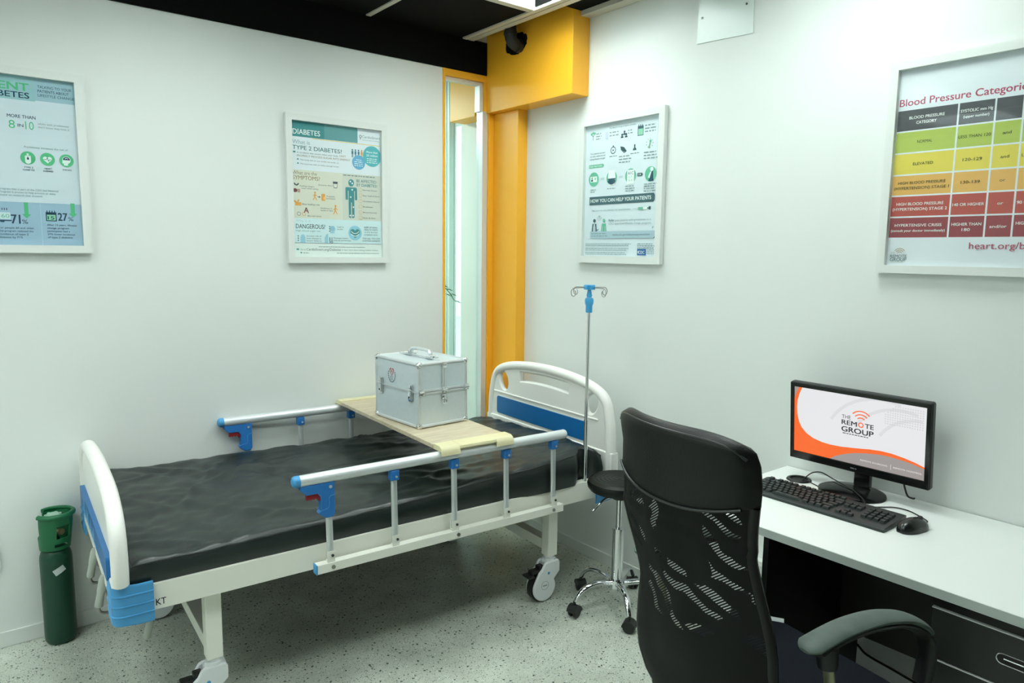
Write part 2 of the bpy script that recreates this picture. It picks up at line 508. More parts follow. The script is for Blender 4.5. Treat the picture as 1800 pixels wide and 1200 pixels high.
DIFF = emis('lamp_diffuser', LIGHT_COLOR+(1,), LIGHT_POWER)
def ceiling_light(x, y, label, k):
    rt = root('ceiling_light', label, 'ceiling light', (x+.294, y+.3, CZ), group='recessed light panels in the black ceiling')
    h = MB(); x0, x1, y0, y1 = x+.014, x+.574, y+.014, y+.586
    z0, z1 = CZ, CZ+.125
    h.box(x0, x1, y0, y0+.006, z0, z1).box(x0, x1, y1-.006, y1, z0, z1).box(x0, x0+.006, y0, y1, z0, z1).box(x1-.006, x1, y0, y1, z0, z1)
    h.box(x0, x1, y0, y1, z1, z1+.004)
    h.build('housing', ALU_SATIN, rt, True)
    MB().box(x0+.008, x1-.008, y0+.008, y1-.008, CZ+.100, CZ+.105).build('diffuser', k, rt, True)
    l = MB()
    for i in range(1, 4): l.box(x0+.006+(x1-x0-.012)*i/4-.002, x0+.006+(x1-x0-.012)*i/4+.002, y0+.006, y1-.006, CZ+.070, CZ+.098)
    l.build('louvre', ALU, rt, True)
LB = ['square ceiling light above the bed, beside the orange header', 'square ceiling light close to the right wall, above the desk',
      'square ceiling light above the foot of the bed', 'square ceiling light in the middle of the room',
      'square ceiling light above the far left end of the left wall', 'square ceiling light left of the middle of the room',
      'unseen light panel added beyond the left edge to brighten the left wall, close to it', 'unseen light panel added beyond the left edge to brighten the left wall, farther off']
DIFF3 = emis('lamp_diffuser_new', LIGHT_COLOR+(1,), LIGHT_POWER*1.15)
DIFF2 = emis('lamp_diffuser_added', LIGHT_COLOR+(1,), LIGHT_POWER*1.6)  # for the two unseen panels added at the left to brighten the wall
for (lx, ly), lb in zip(LIGHTS, LB): ceiling_light(lx, ly, lb, DIFF3 if lx > 1 else DIFF if lx > -1 else DIFF2)
# unseen fitting added to brighten the room behind the partition
def next_room_light():
    rt = root('ceiling_light', 'unseen ceiling light added to brighten the room behind the glass slot', 'ceiling light', (1.6, 4.6, CZ))
    MB().box(1.0, 2.2, 4.3, 4.9, CZ-.05, CZ-.004, .004).build('housing', ALU_SATIN, rt, True)
    MB().box(1.02, 2.18, 4.32, 4.88, CZ-.056, CZ-.051).build('diffuser', emis('lamp_diffuser_added_far', LIGHT_COLOR+(1,), LIGHT_POWER*1.7), rt, True)
next_room_light()

# ------------------------------------------------------------------ window slot beside the column
def build_window():
    w = MB(); y0, y1 = LW-.004, LW+.07
    w.box(2.0785, 2.093, y0, y1, 0, 2.4625)
    w.box(2.093, 2.3995, y0, y1, 2.428, 2.4625)
    w.box(2.340, 2.3995, y0, y1, 2.275, 2.428, .002)
    w.box(2.365, 2.3995, y0-.012, y1, 0, 2.274, .003)
    fr = struct(w.build('window_1', ORANGE))
    a = MB()
    a.box(2.0935, 2.101, LW+.012, LW+.05, 0, 2.4275).box(2.101, 2.3395, LW+.012, LW+.05, 2.410, 2.4275)
    a.box(2.318, 2.3395, LW+.006, LW+.05, 2.276, 2.410).box(2.330, 2.3645, LW-.006, LW+.05, 0, 2.2755, .002)
    a.build('window_frame', ALU_SATIN, fr)
    MB().box(2.1012, 2.3298, LW+.028, LW+.034, 0.0, 2.4095).build('window_pane', WINDOW_GLASS, fr)
    # glazed slot in the outer wall, with pale posts beside it
    o = MB().box(RW+.05, RW+.09, 3.601, 3.606, 0, 2.299).box(RW+.05, RW+.09, 3.855, 3.8595, 0, 2.299)
    fo = struct(o.build('window_2', ALU_SATIN))
    MB().box(RW+.066, RW+.072, 3.6062, 3.8548, 0, 2.299).build('window_pane', WINDOW_GLASS, fo)
    p = MB()
    for k in range(5): p.box(RW-.035, RW-.001, 3.675+.034*k, 3.675+.034*k+.028, 0, CZ-.01, .003)
    struct(p.build('trim_5', mat('pale_green_post', (206, 224, 218), .45)))
build_window()

def build_outside():
    struct(MB().box(2.62, 22, -3, 26, -.12, -.04).build('ground', mat('paved_ground', (190, 188, 178), .8)))
    # distant things glimpsed through the slot, direction (0.665, 0.747)
    def at(dist, off=0): return (.6625*dist+.749*off, .749*dist-.6625*off)
    x, y = at(14)
    rt = root('street_tree', 'leafy tree seen through the narrow glass slot', 'tree', (x, y, -.04))
    MB().tube([(x, y, -.04), (x+.05, y, 1.2), (x, y+.05, 2.2)], [.12, .09, .06]).build('trunk', mat('bark', (92, 80, 66), .9), rt, True)
    f = MB(); rnd = random.Random(3)
    for k in range(600):
        a, b, r = rnd.random()*2*PI, math.acos(2*rnd.random()-1), .9*rnd.random()**.4
        c = Vector((x+r*math.sin(b)*math.cos(a), y+r*math.sin(b)*math.sin(a), 2.6+r*.9*math.cos(b)))
        d1 = Vector((rnd.gauss(0, 1), rnd.gauss(0, 1), rnd.gauss(0, 1))).normalized(); d2 = d1.orthogonal().normalized()
        f.poly([c-d1*.09, c+d2*.05, c+d1*.09, c-d2*.05])
    f.build('foliage', mat('tree_leaf', (96, 108, 96), .8), rt, True, smooth=0)
    x, y = at(9)
    rt = root('flowering_shrub', 'red flowering shrub seen through the narrow glass slot', 'shrub', (x, y, -.04))
    f = MB(); g = MB()
    for k in range(500):
        a, r = rnd.random()*2*PI, .5*rnd.random()**.5; z = .3+rnd.random()*.75
        c = Vector((x+r*math.cos(a), y+r*math.sin(a), z))
        d1 = Vector((rnd.gauss(0, 1), rnd.gauss(0, 1), rnd.gauss(0, 1))).normalized(); d2 = d1.orthogonal().normalized()
        (g if z > .62 and rnd.random() < .6 else f).poly([c-d1*.05, c+d2*.03, c+d1*.05, c-d2*.03])
    f.build('foliage', mat('shrub_leaf', (110, 122, 96), .8), rt, True, smooth=0)
    g.build('blossom', mat('red_blossom', (205, 96, 110), .7), rt, True, smooth=0)
    MB().tube([(x, y, -.04), (x, y, .5)], .03).build('stem', mat('bark', (92, 80, 66), .9), rt, True)
    x, y = at(20)
    rt = root('office_building', 'white building glimpsed far beyond the glass slot', 'building', (x, y, -.04), R(48))
    MB().box(-3, 3, 0, 4, 0, 3.2).build('wall', mat('white_render', (236, 236, 232), .7), rt)
    for k in range(6):
        MB().box(-2.7+k*.95, -2.0+k*.95, -.03, .01, 1.0, 1.9).build('window', mat('dark_pane', (120, 126, 130), .2), rt)
    x, y = at(6)
    rt = root('sign_box', 'small grey box sign hung outside behind the glass slot', 'sign', (x, y, -.04), R(48))
    MB().cyl((0, 0.06, 0), (0, 0.06, 3.0), .02).build('post', ALU_SATIN, rt)
    MB().box(-.06, .06, 0, .1, 2.83, 2.99, .006).build('box', mat('mid_grey', (120, 122, 120), .6), rt)
    MB().box(-.045, .045, -.004, 0, 2.85, 2.89).build('panel', mat('dark_grey', (82, 84, 84), .6), rt)
build_outside()

def build_palm():
    x, y = 2.17, 3.56
    rt = root('potted_palm', 'green palm fronds behind the glass slot, lower left of the pane', 'plant', (x, y, 0))
    MB().lathe([(0, 0), (.09, 0), (.12, .22), (.125, .24), (.11, .24), (.10, .2), (0, .2)], (x, y, 0)).build('pot', mat('grey_pot', (150, 155, 150), .6), rt, True)
    MB().tube([(x, y, .2), (x-.01, y-.01, .8), (x-.04, y-.02, 1.30)], [.012, .01, .006]).build('stem', mat('palm_stem', (110, 130, 92), .6), rt, True)
    rnd = random.Random(5)
    for k, (a, z, l) in enumerate(((200, 1.30, .24), (250, 1.32, .2), (300, 1.28, .22), (20, 1.3, .24), (120, 1.25, .25), (215, .92, .26), (280, .86, .22), (60, .9, .25))):
        b = MB(); d = Vector((math.cos(R(a)), math.sin(R(a)), 0)); s = Vector((-d.y, d.x, 0))
        base = Vector((x-.03, y-.015, z)); sp = []
        for i in range(9):
            t = i/8; sp.append(base+d*(l*t)+Vector((0, 0, .10*math.sin(t*2.2)-.11*t*t)))
        b.tube(sp, .0025, 6)
        for i in range(1, 9):
            for sg in (-1, 1):
                q = sp[i]; tip = q+s*sg*.055*(1-.5*i/8)+d*.035+Vector((0, 0, -.018))
                b.poly([q, (q+tip)/2+Vector((0, 0, .005)), tip, (q+tip)/2-Vector((0, 0, .004))+d*.006])
        b.build('frond', mat('palm_leaf', (66, 112, 84), .5), rt, True, smooth=0)
build_palm()

# ------------------------------------------------------------------ framed posters
def poster(name, label, loc, rotz, iw, ih, fw, sheet):
    """loc = inner top-left corner of the picture on the wall plane; local x right, z up, y into the wall"""
    rt = root(name, label, 'poster', (0, 0, 0), rotz)
    m = Matrix.Rotation(rotz, 4, 'Z')
    bx = Vector(loc)+m @ Vector((iw/2, -.001, -ih-fw))
    rt.location = bx
    sh = Vector((-iw/2, 0, ih+fw))            # inner top-left in local coordinates
    f = MB(); d = .024; x0, x1, z0, z1 = -fw, iw+fw, -ih-fw, fw
    def side(p):
        f.prism(p, lambda a, b, h: (a+sh.x, -h, b+sh.z), 0, d)
    side([(x0, z1), (x1, z1), (x1-fw, z1-fw), (x0+fw, z1-fw)]); side([(x0, z0), (x0+fw, z0+fw), (x1-fw, z0+fw), (x1, z0)])
    side([(x0, z0), (x0, z1), (x0+fw, z1-fw), (x0+fw, z0+fw)]); side([(x1, z0), (x1-fw, z0+fw), (x1-fw, z1-fw), (x1, z1)])
    f.build('frame', WHITE_TRIM, rt)
    MB().box(sh.x-.002, sh.x+iw+.002, -.006, -.001, sh.z-ih-.002, sh.z+.002).build('backing', mat('backing_card', (225, 228, 226), .7), rt)
    sheet.build('print', rt, Matrix.Translation(sh+Vector((0, -.0065, 0))))
    MB().box(sh.x-.001, sh.x+iw+.001, -.0165, -.0145, sh.z-ih-.001, sh.z+.001).build('glass_pane', POSTER_GLASS, rt, smooth=0)
    return rt

def print_diabetes():
    s = Sheet(); w, h = .457, .61
    PAPER = ink(230, 237, 243); teal = ink(76, 146, 150); teal_d = ink(62, 118, 122); grey = ink(120, 138, 140); dk = ink(78, 92, 94)
    br = ink(150, 122, 84); org = ink(232, 170, 92); bl = ink(108, 176, 214); tq = ink(96, 184, 192); white = ink(240, 246, 246)
    s.rect(0, 0, w, h, PAPER)
    s.rect(0, 0, .328, .069, teal); s.rect(.16, 0, .328, .069, ink(104, 160, 164))
    s.text('DIABETES', .009, .058, .024, white, .13, .012)
    s.rect(.10, .0705, w, .0735, ink(232, 206, 120))
    s.text('CardioSmart', .352, .042, .013, grey, .095); s.text('American College of Cardiology', .352, .053, .005, grey, .09)
    s.arc(.343, .036, .004, .007, 0, 360, grey); s.arc(.343, .047, .002, .004, 0, 360, grey)
    s.text('What is', .006, .101, .019, ink(140, 176, 184), .083); s.text('TYPE 2 DIABETES?', .006, .126, .019, teal_d, .24, .008)
    s.rect(.008, .134, .02, .141, teal)
    s.text('A condition that occurs when your body', .026, .142, .007, dk, .20); s.text("CAN'T", .232, .142, .009, br, .034)
    s.text('PROPERLY PROCESS SUGAR INTO ENERGY', .026, .157, .009, br, .262)
    s.rect(.026, .166, .034, .172, teal); s.text('The body fails to use insulin correctly, or', .04, .173, .006, dk, .19)
    s.rect(.026, .184, .034, .190, teal); s.text('The pancreas fails to make enough insulin', .04, .191, .006, dk, .19)
    for k in range(4):
        x = .300+k*.016; c = ink(86, 132, 150) if k < 3 else org
        s.circle(x, .103, .004, c); s.rect(x-.005, .108, x+.005, .122, c); s.rect(x-.0035, .122, x-.0005, .137, c); s.rect(x+.0005, .122, x+.0035, .137, c)
    s.circle(.403, .125, .049, tq); s.circle(.332, .159, .034, bl)
    s.text('More than', .403, .110, .010, white, .06, .01, 'C'); s.text('25 million', .403, .126, .010, white, .06, .01, 'C')
    s.greek(.375, .137, .056, 3, .009, white, .003)
    s.text('About', .332, .150, .007, white, .03, .01, 'C'); s.greek(.309, .157, .046, 3, .009, white, .003)
    s.rect(0, .216, w, .434, ink(222, 222, 208)); s.rect(.245, .216, w, .434, ink(214, 216, 206))
    s.text('What are the', .003, .237, .017, ink(150, 132, 104), .116); s.text('SYMPTOMS?', .003, .260, .019, br, .13, .004)
    mar = ink(130, 84, 84)
    s.arc(.02, .276, .006, .012, 180, 360, dk); s.circle(.013, .309, .011, mar, sy=.8); s.rect(.024, .302, .037, .318, ink(190, 160, 150))
    s.text('Feeling hungry', .036, .291, .007, dk, .07); s.text('even while eating', .044, .301, .007, dk, .08)
    s.poly([(.197, .258), (.222, .258), (.218, .288), (.201, .288)], dk); s.poly([(.2, .268), (.219, .268), (.216, .285), (.203, .285)], ink(226, 226, 216))
    s.text('Extreme thirst', .126, .281, .007, dk, .07)
    def walker(x, y, c, k=1):
        s.circle(x, y-.020*k, .0045*k, c); s.line(x, y-.015*k, x-.002*k, y, .007*k, c)
        s.line(x-.001, y-.001, x-.010*k, y+.015*k, .004*k, c); s.line(x-.001, y-.001, x+.008*k, y+.015*k, .004*k, c)
        s.line(x, y-.011*k, x+.011*k, y-.004*k, .003*k, c); s.line(x, y-.011*k, x-.010*k, y-.004*k, .003*k, c)
    walker(.108, .334, org); s.line(.120, .333, .129, .333, .003, dk); s.poly([(.128, .328), (.135, .333), (.128, .338)], dk)
    s.rect(.139, .318, .157, .350, org); s.circle(.156, .338, .008, ink(240, 200, 140))
    s.text('Frequent', .165, .331, .007, dk, .04); s.text('urination', .165, .341, .007, dk, .042)
    s.rect(.012, .362, .04, .377, org); s.line(.006, .356, .02, .364, .007, org); s.line(.024, .36, .03, .35, .006, org)
    s.text('Slow healing cuts', .044, .373, .008, dk, .085)
    walker(.208, .393, org, 1.1); s.text('Numbness in', .134, .387, .007, dk, .056); s.text('hands or feet', .134, .397, .007, dk, .06)
    s.text('A', .052, .409, .026, mar, bold=.02); s.arc(.028, .414, .007, .009, 0, 360, grey); s.arc(.052, .414, .007, .009, 0, 360, org)
    s.text('Blurred vision', .070, .425, .007, dk, .066)
    s.greek(.25, .224, .17, 1, .01, grey, .004)
    c = teal
    s.circle(.290, .258, .0145, c, sy=1.15); s.poly([(.264, .279), (.316, .279), (.320, .284), (.320, .338), (.309, .338), (.309, .296), (.305, .296), (.305, .421), (.293, .425), (.293, .350), (.288, .350), (.288, .425), (.276, .421), (.276, .296), (.272, .296), (.272, .338), (.260, .338), (.260, .284)], c)
    for x, y in ((.286, .252), (.296, .26), (.295, .29), (.287, .325), (.300, .372), (.298, .412), (.283, .412)): s.circle(x, y, .004, white, 12)
    s.text('BE AFFECTED', .318, .253, .014, teal, .105); s.text('BY DIABETES?', .318, .272, .014, teal, .11)
    for k, t in enumerate(('Nervous System', 'Eyes, Teeth & Gums', 'Circulatory System', 'Kidneys', 'Blood Vessels', 'Feet & Skin')):
        y = .288+k*.0265; s.arc(.338, y, .008, .0095, 0, 360, ink(226, 196, 120)); s.text(t, .351, y+.003, .006, dk, .03+.0036*len(t)*.9)
    s.rect(0, .434, w, .545, ink(214, 236, 240))
    s.text('Why is it', .012, .451, .013, ink(190, 206, 204), .07); s.text('DANGEROUS?', .012, .480, .021, dk, .142, .01)
    s.text('High blood sugar can:', .012, .494, .008, grey, .12)
    s.circle(.19, .478, .014, ink(150, 200, 220)); s.rect(.178, .487, .2, .5, ink(170, 212, 226)); s.text('Lead to', .214, .471, .007, dk, .034); s.text('stroke', .214, .482, .007, dk, .03)
    for yy in (.468, .478, .489, .515, .525, .535): s.circle(.176 if yy < .5 else .022, yy, .003, dk, 10)
    s.rect(.032, .519, .056, .545, ink(160, 208, 224)); s.circle(.044, .517, .010, ink(160, 208, 224))
    for k, t in enumerate(('Increase risk of', 'heart disease or', 'heart failure')): s.text(t, .062, .517+k*.011, .007, dk, .072)
    s.poly([(.15, .545), (.15, .52), (.158, .505), (.168, .5), (.168, .545)], ink(160, 208, 224)); s.line(.176, .518, .176, .545, .004, ink(60, 110, 130)); s.arc(.186, .54, .003, .006, 0, 360, ink(60, 110, 130)); s.line(.186, .518, .186, .534, .003, ink(60, 110, 130))
    s.text('Threaten vision,', .193, .524, .007, dk, .075); s.text('limbs & extremities', .193, .535, .007, dk, .09)
    s.circle(.306, .495, .035, ink(150, 204, 222))
    hp = [(16*math.sin(t)**3, -(13*math.cos(t)-5*math.cos(2*t)-2*math.cos(3*t)-math.cos(4*t))) for t in [2*PI*k/40 for k in range(40)]]
    s.poly([(.306+a*.0016, .495+b*.0016) for a, b in hp], teal)
    s.arc(.306, .474, .022, .025, 210, 330, white); s.arc(.306, .486, .022, .025, 215, 325, white)
    for k, t in enumerate(('KEEP UP NON-', 'HEALTH VISITS', 'to find & treat', 'problems early')): s.text(t, .355, .470+k*.0115, .008, dk if k < 2 else grey, .072)
    s.text('With help, YOU CAN', .345, .523, .008, dk, .095); s.text('CONTROL DIABETES', .345, .535, .008, dk, .095)
    s.rect(0, .548, w, h, ink(228, 238, 234)); s.greek(.12, .563, .26, 1, .006, grey, .003)
    s.rect(.012, .572, .024, .579, teal); s.text('Go to', .03, .580, .008, grey, .026); s.text('CardioSmart.org/Diabetes', .06, .581, .012, dk, .17); s.text('to learn more about making healthier choices.', .235, .580, .008, grey, .195)
    s.rect(.03, .588, .038, .594, teal); s.greek(.043, .592, .03, 1, .006, grey, .003); s.greek(.21, .592, .24, 1, .006, grey, .003)
    return s

def print_prevent():
    s = Sheet(); w, h = .457, .608; O = w
    X = lambda x: O+x
    PAPER = ink(212, 223, 232); navy = ink(40, 68, 94); gr = ink(92, 190, 138); grd = ink(70, 150, 110); box = ink(160, 188, 210); grey = ink(110, 138, 146); w_ = ink(228, 240, 238)
    s.rect(0, 0, w, h, PAPER); s.rect(0, 0, X(-.124), .084, ink(156, 196, 204)); s.rect(X(-.124), 0, w, .080, ink(162, 194, 208))
    s.text('PREVENT', X(-.142), .050, .028, gr, .20, .03, 'R'); s.text('DIABETES', X(-.142), .076, .021, navy, .155, .02, 'R')
    s.text('TALKING TO YOUR', X(-.115), .034, .010, navy, .107); s.text('PATIENTS ABOUT', X(-.115), .049, .010, navy, .098, .008); s.text('LIFESTYLE CHANGE', X(-.115), .064, .010, navy, .114)
    s.text('MORE THAN', X(-.213), .148, .012, navy, .086, .012)
    s.text('8', X(-.210), .186, .030, gr, .019); s.text('IN', X(-.183), .179, .011, navy, .017, .01); s.text('10', X(-.160), .186, .030, gr, .026)
    s.text('adults with prediabetes', X(-.121), .165, .007, grey, .098); s.text("don't know they have it", X(-.121), .177, .007, grey, .098)
    s.text('1 IN 3', X(-.40), .175, .03, gr, .1)
    for k in range(3): s.rect(.02, .215+k*.055, .22, .2156+k*.055, ink(190, 210, 214))
    s.text('Prediabetes increases the risk of:', X(-.168), .252, .007, grey, .137)
    for k, (t1, t2) in enumerate((('TYPE 2', 'DIABETES'), ('HEART', 'DISEASE'), ('STROKE', ''))):
        cx = X(-.159+k*.0605); s.circle(cx, .288, .0235, gr)
        if k == 0:
            s.rect(cx-.009, .280, cx+.009, .300, w_); s.circle(cx, .300, .009, w_); s.circle(cx, .291, .0035, navy); s.poly([(cx-.0035, .290), (cx, .282), (cx+.0035, .290)], navy); s.rect(cx-.003, .272, cx+.003, .279, w_)
        elif k == 1:
            hp = [(16*math.sin(t)**3, -(13*math.cos(t)-5*math.cos(2*t)-2*math.cos(3*t)-math.cos(4*t))) for t in [2*PI*q/40 for q in range(40)]]
            s.poly([(cx+a*.00088, .289+b*.00088) for a, b in hp], w_)
            P = [(-.012, 0), (-.003, 0), (0, -.007), (.003, .006), (.006, 0), (.012, 0)]
            for p, q in zip(P, P[1:]): s.line(cx+p[0], .289+p[1], cx+q[0], .289+q[1], .0016, navy)
        else:
            s.circle(cx, .286, .0135, w_); s.poly([(cx-.013, .29), (cx+.004, .29), (cx+.004, .306), (cx-.009, .306), (cx-.009, .299), (cx-.014, .298)], w_)
            s.arc(cx, .286, 0, .0115, 0, 180, navy); s.arc(cx, .284, .004, .006, 20, 160, w_)
        s.text(t1, cx, .325, .006, navy, .004*len(t1)+.004, .008, 'C')
        if t2: s.text(t2, cx, .334, .006, navy, .0045*len(t2), .008, 'C')
    s.text('A lifestyle change', X(-.42), .408, .007, grey, .14)
    for k, t in enumerate(('program that is part of the CDC-led National', 'Program is proven to help prevent or delay', 'based on research that showed:')): s.text(t, X(-.252), .406+k*.011, .007, grey, (.181, .172, .13)[k])
    s.rect(0, .449, w, h, box); s.rect(X(-.132), .452, X(-.1305), h, ink(180, 208, 220))
    s.rect(X(-.182), .449, X(-.169), .494, gr); s.poly([(X(-.189), .492), (X(-.162), .492), (X(-.1755), .508)], gr)
    s.rect(X(-.035), .446, X(-.021), .486, gr); s.poly([(X(-.042), .484), (X(-.014), .484), (X(-.028), .499)], gr)
    s.text('71', X(-.223), .527, .034, navy, .027, .02); s.text('%', X(-.191), .527, .016, navy, .018)
    s.text('27', X(-.077), .512, .030, navy, .029, .02); s.text('%', X(-.045), .512, .015, navy, .017)
    s.text('60', X(-.255), .507, .016, navy, .026); s.rect(X(-.275), .488, X(-.225), .512, ink(206, 224, 226)); s.text('60', X(-.252), .507, .014, ink(110, 190, 160), .024, .01); s.line(X(-.28), .517, X(-.222), .517, .004, navy); s.circle(X(-.25), .520, .007, navy, sy=.5)
    for k in range(4): s.rect(X(-.257+k*.007), .472, X(-.2545+k*.007), .480, navy)
    s.rect(X(-.116), .482, X(-.082), .515, navy); s.rect(X(-.113), .491, X(-.085), .512, ink(140, 200, 170)); s.text('15', X(-.110), .509, .013, navy, .02, .012)
    for k in range(4): s.rect(X(-.113+k*.008), .476, X(-.110+k*.008), .486, navy)
    for k, t in enumerate(('For people 60 and older,', 'the program reduced the', 'incidence of type 2', 'diabetes by 71%')): s.text(t, X(-.262), .546+k*.0115, .007, navy, (.108, .104, .088, .07)[k])
    for k, t in enumerate(('After 15 years, lifestyle', 'change program', 'participants had a', '27% lower incidence', 'of type 2 diabetes')): s.text(t, X(-.114), .532+k*.0115, .007, navy, (.096, .07, .072, .088, .08)[k])
    s.text('58%', X(-.42), .53, .034, navy, .07); s.greek(X(-.42), .55, .11, 4, .0115, navy, .004)
    return s

def print_patients():
    s = Sheet(); w, h = .457, .61
    PAPER = ink(222, 233, 240); gr = ink(110, 190, 160); dk = ink(60, 88, 96); slate = ink(74, 106, 114); grey = ink(140, 160, 164); wh = ink(236, 246, 244); navy = ink(50, 86, 104)
    s.rect(0, 0, w, h, PAPER)
    s.text('The lifestyle change program provides:', .15, .027, .008, slate, .163)
    for p, q in (((.045, .066), (.045, .048)), ((.045, .05), (.036, .04)), ((.045, .05), (.054, .038))): s.line(*p, *q, .003, slate)
    for a, b in ((.034, .038), (.056, .036), (.045, .034)): s.circle(a, b, .006, gr, 14)
    s.greek(.064, .040, .036, 3, .012, grey, .005); s.rect(.124, .038, .144, .072, ink(206, 216, 230)); s.rect(.134, .066, .142, .073, ink(190, 202, 220)); s.greek(.152, .044, .06, 2, .014, grey, .005)
    for a, b in ((.231, .062), (.245, .050), (.256, .062)): s.circle(a, b, .0055, dk); s.poly([(a-.009, b+.014), (a-.006, b+.006), (a+.006, b+.006), (a+.009, b+.014)], dk)
    s.greek(.266, .047, .03, 2, .012, grey, .005)
    s.rect(.324, .036, .358, .078, slate); s.rect(.327, .048, .355, .075, ink(150, 210, 184))
    for k in range(3): s.rect(.327+k*.011, .030, .332+k*.011, .042, slate)
    s.greek(.366, .038, .066, 3, .013, grey, .006)
    s.arc(.178, .125, .013, .017, 0, 360, slate); s.rect(.175, .103, .181, .110, slate); s.circle(.178, .125, .004, slate)
    s.poly([(.224, .112), (.246, .118), (.262, .136), (.255, .142), (.236, .132), (.224, .122)], dk); s.line(.226, .126, .25, .144, .004, slate)
    s.rect(.306, .112, .313, .136, dk); s.poly([(.298, .138), (.321, .138), (.317, .128), (.302, .128)], slate)
    s.line(.392, .138, .400, .112, .008, ink(140, 180, 150)); s.circle(.400, .108, .006, gr)
    for a in range(0, 360, 40): s.line(.396+.016*math.cos(R(a)), .116+.016*math.sin(R(a)), .396+.022*math.cos(R(a)), .116+.022*math.sin(R(a)), .0016, slate)
    for k, t in enumerate(('Your patients can learn', 'to make additional and', 'lasting lifestyle changes')): s.text(t, .03, .133+k*.0125, .008, slate, .098)
    s.greek(.156, .152, .05, 1, .01, grey, .004); s.greek(.216, .158, .075, 3, .013, grey, .005); s.greek(.285, .151, .06, 1, .01, grey, .004); s.greek(.365, .154, .08, 3, .013, grey, .005)
    s.poly([(.024, .181), (.117, .181), (.123, .188), (.117, .196), (.024, .196)], gr); s.text('RISK FACTORS', .03, .192, .007, wh, .08, .008)
    for k, cx in enumerate((.057, .174, .291, .408)):
        s.circle(cx, .249, .033, gr)
        if k == 0: s.rect(cx-.022, .236, cx+.022, .262, wh); s.circle(cx-.011, .243, .004, dk); s.rect(cx-.017, .249, cx-.005, .259, dk); s.rect(cx+.002, .242, cx+.018, .245, gr); s.rect(cx+.006, .246, cx+.014, .252, gr)
        if k == 1: s.poly([(cx-.02, .215), (cx+.02, .215), (cx+.024, .25), (cx+.016, .283), (cx-.016, .283), (cx-.024, .25)], wh); s.arc(cx, .252, 0, .028, 200, 340, navy); s.rect(cx-.024, .252, cx+.024, .258, navy)
        if k == 2: s.rect(cx-.021, .222, cx+.021, .286, wh); s.text('A1C', cx, .243, .014, slate, .032, .01, 'C'); s.text('5.7-', cx, .258, .009, gr, .026, 0, 'C'); s.text('6.4', cx, .272, .009, gr, .022, 0, 'C')
        if k == 3: s.circle(cx+.006, .228, .009, wh); s.poly([(cx-.004, .242), (cx+.014, .236), (cx+.018, .28), (cx-.012, .28)], navy); s.poly([(cx-.004, .242), (cx+.006, .236), (cx-.006, .268), (cx-.014, .262)], wh)
    for x in (.115, .232): s.text('AND', x, .254, .010, ink(170, 190, 192), .024, .012, 'C')
    s.poly([(.332, .24), (.358, .24), (.364, .247), (.358, .254), (.332, .254)], dk); s.text('OR', .346, .2505, .008, wh, .018, .012, 'C')
    s.greek(.038, .298, .036, 2, .010, grey, .004); s.greek(.148, .298, .054, 1, .01, grey, .004); s.greek(.262, .294, .056, 3, .010, grey, .004); s.greek(.372, .291, .074, 4, .010, grey, .004)
    s.poly([(.033, .331), (.430, .331), (.437, .341), (.437, .358), (.430, .369), (.033, .369)], slate)
    s.text('HOW YOU CAN HELP YOUR PATIENTS', .041, .358, .017, wh, .375, .014)
    s.text('Test', .050, .400, .009, slate, .021, .012); s.text('your at-risk patients for prediabetes', .074, .400, .009, grey, .222)
    s.line(.312, .396, .342, .396, .001, grey); s.rect(.342, .390, .372, .402, ink(130, 190, 170)); s.rect(.372, .391, .396, .401, wh); s.rect(.396, .393, .405, .399, slate); s.rect(.405, .389, .416, .403, dk)
    for cx, c in ((.070, slate), (.133, gr)):
        s.circle(cx, .444, .0085, c); s.poly([(cx-.019, .500), (cx-.013, .458), (cx+.013, .458), (cx+.019, .500)], c)
        s.line(cx-.007, .47, cx-.009, .5, .0016, PAPER); s.line(cx+.007, .47, cx+.009, .5, .0016, PAPER)
    s.rect(.066, .46, .074, .5, PAPER); s.line(.085, .492, .098, .484, .004, slate)
    s.arc(.102, .432, .010, .0115, 0, 360, grey); s.line(.102, .436, .102, .43, .0015, slate); s.circle(.102, .426, .003, gr)
    s.text('Refer', .164, .449, .011, slate, .036, .012); s.text('your patients with prediabetes to a', .204, .449, .010, grey, .216)
    s.text('CDC-approved lifestyle change program.', .164, .464, .010, grey, .26)
    s.poly([(.043, .494), (.446, .494), (.446, .518), (.436, .527), (.043, .527)], ink(176, 200, 212)); s.poly([(.436, .527), (.446, .518), (.447, .527)], slate)
    s.text('r', .43, .486, .014, dk, bold=.02); s.greek(.052, .505, .11, 2, .011, grey, .004); s.text('www.cdc.gov/diabetes/prevention', .19, .515, .010, navy, .225)
    s.greek(.014, .553, .3, 2, .008, grey, .003); s.greek(.014, .574, .3, 2, .008, grey, .003); s.greek(.014, .594, .28, 2, .008, grey, .003)
    s.greek(.346, .553, .1, 3, .009, grey, .004)
    s.rect(.346, .575, .398, .604, ink(58, 110, 170)); s.text('CDC', .372, .597, .014, wh, .034, .012, 'C'); s.arc(.355, .59, .003, .006, 60, 280, wh); s.greek(.404, .580, .05, 3, .008, grey, .003)
    return s

